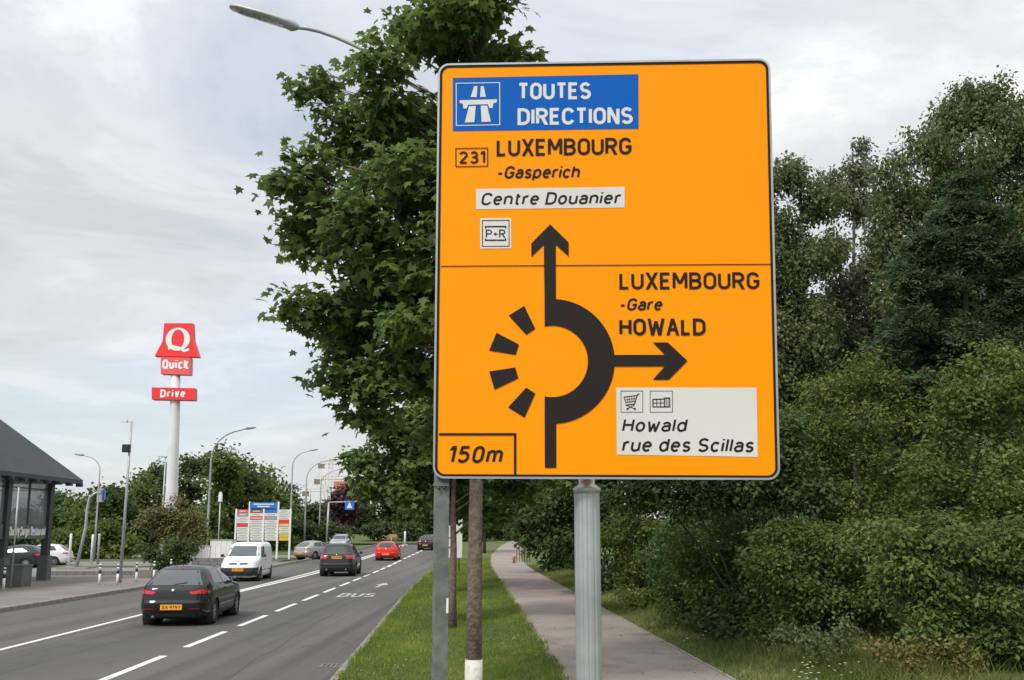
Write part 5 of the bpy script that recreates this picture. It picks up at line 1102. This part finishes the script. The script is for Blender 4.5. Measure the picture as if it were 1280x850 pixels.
HATCH = [(.18, -1.93, 1.98, .76), (.24, -2.03, 2.05, .82), (.32, -2.08, 2.09, .85), (.46, -2.12, 2.11, .865), (.58, -2.13, 2.09, .868), (.63, -2.09, 2.06, .868), (.74, -2.07, 2.0, .865), (.86, -2.04, 1.82, .855), (.93, -2.01, 1.5, .84), (.99, -1.96, .98, .82), (1.06, -1.88, .8, .785), (1.18, -1.72, .52, .715), (1.28, -1.58, .25, .655), (1.36, -1.42, 0, .585), (1.41, -1.26, -.2, .50), (1.435, -1.0, -.42, .38), (1.447, -.8, -.55, .24)]
def make_hatch(name, loc, rz, paint, label, cat='car', text='XA 9197', glass='glass', grp=None):
    t = empty(name, loc, rz, label, cat, grp); c = Car(HATCH, (-1.24, 1.31), .31, 7, 4.2)
    c.body(paint, t)
    c.quad('e', [(-.67, 1.0), (.67, 1.0), (.47, 1.345), (-.47, 1.345)], M[glass], 'rear_window', t)
    c.quad('e', [(-.66, 1.02), (.66, 1.02), (.5, 1.36), (-.5, 1.36)], M['glass'], 'windscreen', t, fr=1)
    for sg in (-1, 1):
        c.quad('s', [(-.35, 1.0), (.62, 1.0), (.12, 1.33), (-.35, 1.35)], M['glass'], 'side_window', t, sg=sg)
        c.quad('s', [(-1.35, 1.03), (-.42, 1.0), (-.42, 1.35), (-1.12, 1.31)], M['glass'], 'side_window', t, sg=sg)
        a = .86*sg; c.quad('e', [(sg*.46, .78), (sg*.855, .80), (sg*.835, .90), (sg*.40, .84)], M['tail'], 'tail_light', t, off=.01)
        c.quad('s', [(-2.0, .80), (-1.86, .84), (-1.86, .88), (-1.98, .9)], M['tail'], 'tail_light', t, off=.008, sg=sg, nu=4, nv=3)
        c.quad('e', [(sg*.45, .68), (sg*.8, .70), (sg*.8, .80), (sg*.5, .78)], M['headl'], 'headlight', t, off=.01, fr=1)
        seam(c, t, [(-.4, .32), (-.4, .99)], sg=sg); seam(c, t, [(.75, .32), (.8, .7), (.68, .95)], sg=sg); seam(c, t, [(-1.0, .66), (-1.15, .9)], sg=sg)
        handle(c, t, -.22, .86, sg, paint)
    c.quad('e', [(-.82, .245), (.82, .245), (.84, .32), (-.84, .32)], M['trim'], 'bumper_insert', t, off=.006)
    seam(c, t, [(-.84, .615), (-.4, .605), (0, .6), (.4, .605), (.84, .615)], 'e', r=.009); seam(c, t, [(-.72, .62), (-.74, .9), (-.7, .98)], 'e'); seam(c, t, [(.72, .62), (.74, .9), (.7, .98)], 'e')
    for sg in (-1, 1): c.quad('e', [(sg*.42, .42), (sg*.68, .43), (sg*.68, .445), (sg*.42, .435)], M['tail'], 'reflector', t, off=.006)
    plate(c, t, .475, -1, .52, .13, text)
    mb = MB(); p = c.end(0, .86, -1, .008); mb.tube([p+Vector((0, .02, 0)), p-Vector((0, .01, 0))], .05, 20); mb.build('badge', M['chrome'], t)
    mb = MB(); mb.tube([(-.45, -1.98, .24), (-.45, -2.06, .235)], .035, 12); mb.build('exhaust', M['galv'], t)
    mb = MB(); mb.tube([c.end(0, 1.02, -1, .02), c.end(.3, 1.06, -1, .02)], .008, 5); mb.build('rear_wiper', M['black'], t)
    mb = MB(); mb.tube([(0, -1.2, 1.44), (0, -1.32, 1.58)], [.008, .004], 5); mb.build('aerial', M['black'], t)
    mirrors(t, .62, 1.0, .82, paint); wheels(c, t, M['rim'], .855, 7)
    return t
SUV = [(.24, -2.12, 2.2, .84), (.32, -2.26, 2.3, .9), (.45, -2.33, 2.34, .925), (.62, -2.35, 2.34, .935), (.7, -2.31, 2.32, .94), (.85, -2.29, 2.27, .94), (.98, -2.27, 2.05, .925), (1.06, -2.25, 1.5, .905), (1.12, -2.21, 1.15, .88), (1.2, -2.13, .95, .84), (1.4, -2.0, .55, .765), (1.55, -1.9, .25, .7), (1.64, -1.78, 0, .64), (1.69, -1.6, -.3, .55), (1.71, -1.3, -.6, .4)]
def make_suv(name, loc, rz, paint, label, k=1.0, cat='car'):
    t = empty(name, loc, rz, label, cat); t.scale = (k, k, k); c = Car(SUV, (-1.4, 1.45), .37, 7.5, 4.8)
    c.body(paint, t, mlow=M['trim'], split=.4)
    c.quad('e', [(-.74, 1.16), (.74, 1.16), (.6, 1.58), (-.6, 1.58)], M['glass'], 'rear_window', t)
    c.quad('e', [(-.72, 1.2), (.72, 1.2), (.6, 1.6), (-.6, 1.6)], M['glass'], 'windscreen', t, fr=1)
    for sg in (-1, 1):
        c.quad('s', [(-.2, 1.14), (.82, 1.15), (.22, 1.57), (-.2, 1.6)], M['glass'], 'side_window', t, sg=sg)
        c.quad('s', [(-1.2, 1.14), (-.27, 1.14), (-.27, 1.6), (-1.2, 1.58)], M['glass'], 'side_window', t, sg=sg)
        c.quad('s', [(-1.85, 1.2), (-1.27, 1.16), (-1.27, 1.57), (-1.6, 1.52)], M['glass'], 'side_window', t, sg=sg)
        c.quad('e', [(sg*.5, .93), (sg*.91, .9), (sg*.9, 1.1), (sg*.46, 1.08)], M['tail'], 'tail_light', t, off=.012)
        c.quad('s', [(-2.2, .92), (-1.98, .96), (-1.98, 1.06), (-2.15, 1.1)], M['tail'], 'tail_light', t, off=.01, sg=sg, nu=4, nv=3)
        c.quad('e', [(sg*.5, .82), (sg*.86, .84), (sg*.86, .96), (sg*.56, .95)], M['headl'], 'headlight', t, off=.01, fr=1)
        seam(c, t, [(-.23, .45), (-.23, 1.12)], sg=sg); handle(c, t, -.05, 1.0, sg, paint)
        mb = MB(); mb.tube([(sg*.6, -1.5, 1.73), (sg*.62, -1.4, 1.76), (sg*.62, 0, 1.76), (sg*.6, .1, 1.7)], .018, 6); mb.build('roof_rail', M['chrome'], t)
        mb = MB(); mb.tube([(sg*.5, -2.2, .36), (sg*.5, -2.34, .36)], .05, 12); mb.build('exhaust', M['galv'], t)
    plate(c, t, .98, -1, .52, .13); seam(c, t, [(-.88, .78), (0, .76), (.88, .78)], 'e', r=.01)
    c.quad('e', [(-.7, .42), (.7, .42), (.72, .52), (-.72, .52)], M['trim'], 'bumper_insert', t, off=.008)
    mb = MB(); p = c.end(0, 1.1, -1, .006); mb.tube([p+Vector((0, .02, 0)), p-Vector((0, .01, 0))], .045, 18); mb.build('badge', M['chrome'], t)
    mirrors(t, .8, 1.15, .88, paint); wheels(c, t, M['rimdark'], .93); return t
VAN = [(.2, -2.1, 2.05, .82), (.3, -2.18, 2.15, .88), (.5, -2.19, 2.19, .9), (.66, -2.19, 2.17, .905), (.8, -2.18, 2.1, .905), (.92, -2.18, 1.98, .9), (1.02, -2.18, 1.72, .89), (1.1, -2.17, 1.42, .88), (1.18, -2.17, 1.25, .865), (1.4, -2.16, .95, .83), (1.6, -2.14, .66, .79), (1.7, -2.12, .5, .75), (1.77, -2.05, .3, .68), (1.81, -1.95, .05, .55)]
def make_van(name, loc, rz, paint, label):
    t = empty(name, loc, rz, label, 'van'); c = Car(VAN, (-1.36, 1.34), .33)
    c.body(paint, t, split=.0)
    c.quad('e', [(-.77, 1.16), (.77, 1.16), (.64, 1.63), (-.64, 1.63)], M['glassl'], 'windscreen', t, fr=1)
    for sg in (-1, 1):
        c.quad('s', [(.1, 1.12), (1.08, 1.12), (.55, 1.6), (.1, 1.6)], M['glass'], 'side_window', t, sg=sg)
        c.quad('e', [(sg*.52, .82), (sg*.88, .85), (sg*.86, .99), (sg*.66, .99)], M['headl'], 'headlight', t, off=.012, fr=1)
        c.quad('e', [(sg*.06, .79), (sg*.44, .80), (sg*.42, .865), (sg*.08, .86)], M['black'], 'grille', t, off=.014, fr=1)
        c.quad('e', [(sg*.76, .8), (sg*.87, .8), (sg*.87, 1.15), (sg*.76, 1.15)], M['tail'], 'tail_light', t, off=.01)
        seam(c, t, [(.05, .35), (.05, 1.65)], sg=sg); seam(c, t, [(1.05, .4), (1.1, 1.1)], sg=sg); seam(c, t, [(-.95, .4), (-.95, 1.65)], sg=sg)
        handle(c, t, .2, .98, sg, M['trim']); seam(c, t, [(-1.0, .5), (.9, .5)], sg=sg, r=.025, name='side_moulding')
    c.quad('e', [(-.875, .27), (.875, .27), (.88, .64), (-.88, .64)], M['trim'], 'front_bumper', t, off=.02, fr=1, nu=20)
    for sg in (-1, 1): c.quad('s', [(1.72, .27), (2.06, .27), (2.06, .64), (1.78, .66)], M['trim'], 'front_bumper', t, off=.012, sg=sg, nu=6)
    c.quad('e', [(-.55, .28), (.55, .28), (.5, .42), (-.5, .42)], M['black'], 'lower_grille', t, off=.03, fr=1)
    plate(c, t, .55, 1, .52, .13, off=.035)
    mb = MB(); p = c.end(0, .93, 1, .012); mb.tube([p, p+Vector((0, .012, 0))], .055, 18); mb.build('badge', M['chrome'], t)
    for sg in (-1, 1): mb = MB(); mb.tube([c.end(sg*.3, 1.17, 1, .015), c.end(sg*.3-.45, 1.2, 1, .02)], .01, 5); mb.build('wiper', M['black'], t)
    mirrors(t, 1.0, 1.15, .88, M['trim']); wheels(c, t, M['rimdark'], .895); return t
def hd(y): return math.atan(.038)             # road heading, anticlockwise from +Y
pb_, pg_, pw_, pr_, ps_ = paint_mat('black_paint', (.012, .014, .016)), paint_mat('dark_grey_paint', (.022, .024, .026)), paint_mat('white_car_paint', (.72, .73, .74)), paint_mat('red_paint', (.62, .012, .012)), paint_mat('silver_paint', (.36, .37, .38), .5)
p = gp(222, 784, 0); make_hatch('hatchback_car', (p.x-.33, p.y+2.12, 0), hd(0)+.03, pb_, 'nearest car, a black hatchback driving away with red tail lights and yellow plate', glass='glassl')
p = gp(423, 721, 0); make_suv('suv_car', (p.x-.3, p.y+2.4, 0), hd(0)+.03, pg_, 'dark grey four-wheel drive with roof rails ahead of the black hatchback', 1.0)
p = gp(300, 725, 0); make_van('delivery_van', (at(303, 720, 46).x, 44.8+2.0, 0), math.pi+.07, pw_, 'white delivery van with black bumper coming towards the camera')
make_hatch('hatchback_car', (at(481, 697, 73).x, 75, Z(0, 75)), hd(0), pr_, 'small red hatchback driving away in the middle of the road', text='AB 1234'.replace('AB 1234', 'XS 4471'))
make_hatch('hatchback_car', (at(532, 685, 96).x, 98, Z(0, 98)), -.02, pb_, 'farthest black car, beside the left edge of the slim sign post')
make_hatch('hatchback_car', (at(391, 697, 75).x, 77, Z(0, 77)), -.55, ps_, 'silver car turning out beside the information board', glass='glassl')
make_suv('suv_car', (at(421, 683, 94).x, 96, Z(0, 96)), math.pi+.02, ps_, 'grey car behind the dark four-wheel drive, seen over its roof', .95)
make_hatch('hatchback_car', (at(48, 694, 64).x, 64, .06), R_(100), pw_, 'white parked car seen under the pavilion roof')
make_hatch('hatchback_car', (at(14, 695, 60).x, 60, .06), R_(95), pg_, 'dark parked car seen at the left edge beneath the pavilion')
make_hatch('hatchback_car', (at(630, 668, 150).x, 150, Z(0, 150)+.3), R_(80), pw_, 'white car far off beyond the bend of the path')

tar = mat('tar_seam', (.03, .03, .03), .6)
def seam_strip(pts, w):
    mb = MB(); ribbon(mb, pts, w, lambda u, v, q: (u, v, .0025), 0); mb.build('tar_seam', tar, road)
for k in range(3):
    yy = 13+k*8.5; g_ = random.Random(k); seam_strip([(lerp(dash_x(yy), kerb_r(yy), q/9)+0, yy+g_.uniform(-.12, .12)+q*.05) for q in range(10)], .018)
seam_strip([(lerp(dash_x(y), kerb_r(y), .52)+.04*math.sin(y*1.7), y) for y in lin(8, 40, 60)], .015)
# BUS and arrow on the road
def road_pt(y0, x0): return lambda u, v, q=0: (x0 - .04*(v) + u, y0+v, Z(0, y0)+.004)
mb = MB(); y0, xc = 34.0, (dash_x(35)+kerb_r(35))/2-.15
text2d(mb, 'BUS', lambda u, v, q: (xc-.62+u*.76-.04*v*2.0, y0+.3+v*2.0, .004+q*4), .125, .2, width=1.7); mb.build('bus_lettering', M['worn'], road)
mb = MB(); xc = (dash_x(42)+kerb_r(42))/2+.12
mb.add([(xc-.05, 40.2, .004), (xc+.07, 40.2, .004), (xc+.04, 42.3, .004), (xc-.08, 42.3, .004), (xc-.3, 42, .0044), (xc+.27, 42, .0044), (xc-.02, 43.6, .0044)], [(0, 1, 2, 3), (4, 5, 6)]); mb.build('road_arrow', M['worn'], road)
# a drain cover at the kerb
mb = MB(); p = gp(417, 832, 0); mb.box((p.x, p.y, .006), (.45, .4, .004)); dc = mb.build('drain_cover', M['stone'], road)
for q in range(5): mb = MB(); mb.box((p.x-.16+.08*q, p.y, .0105), (.04, .3, .003)); mb.build('slot', M['black'], dc)
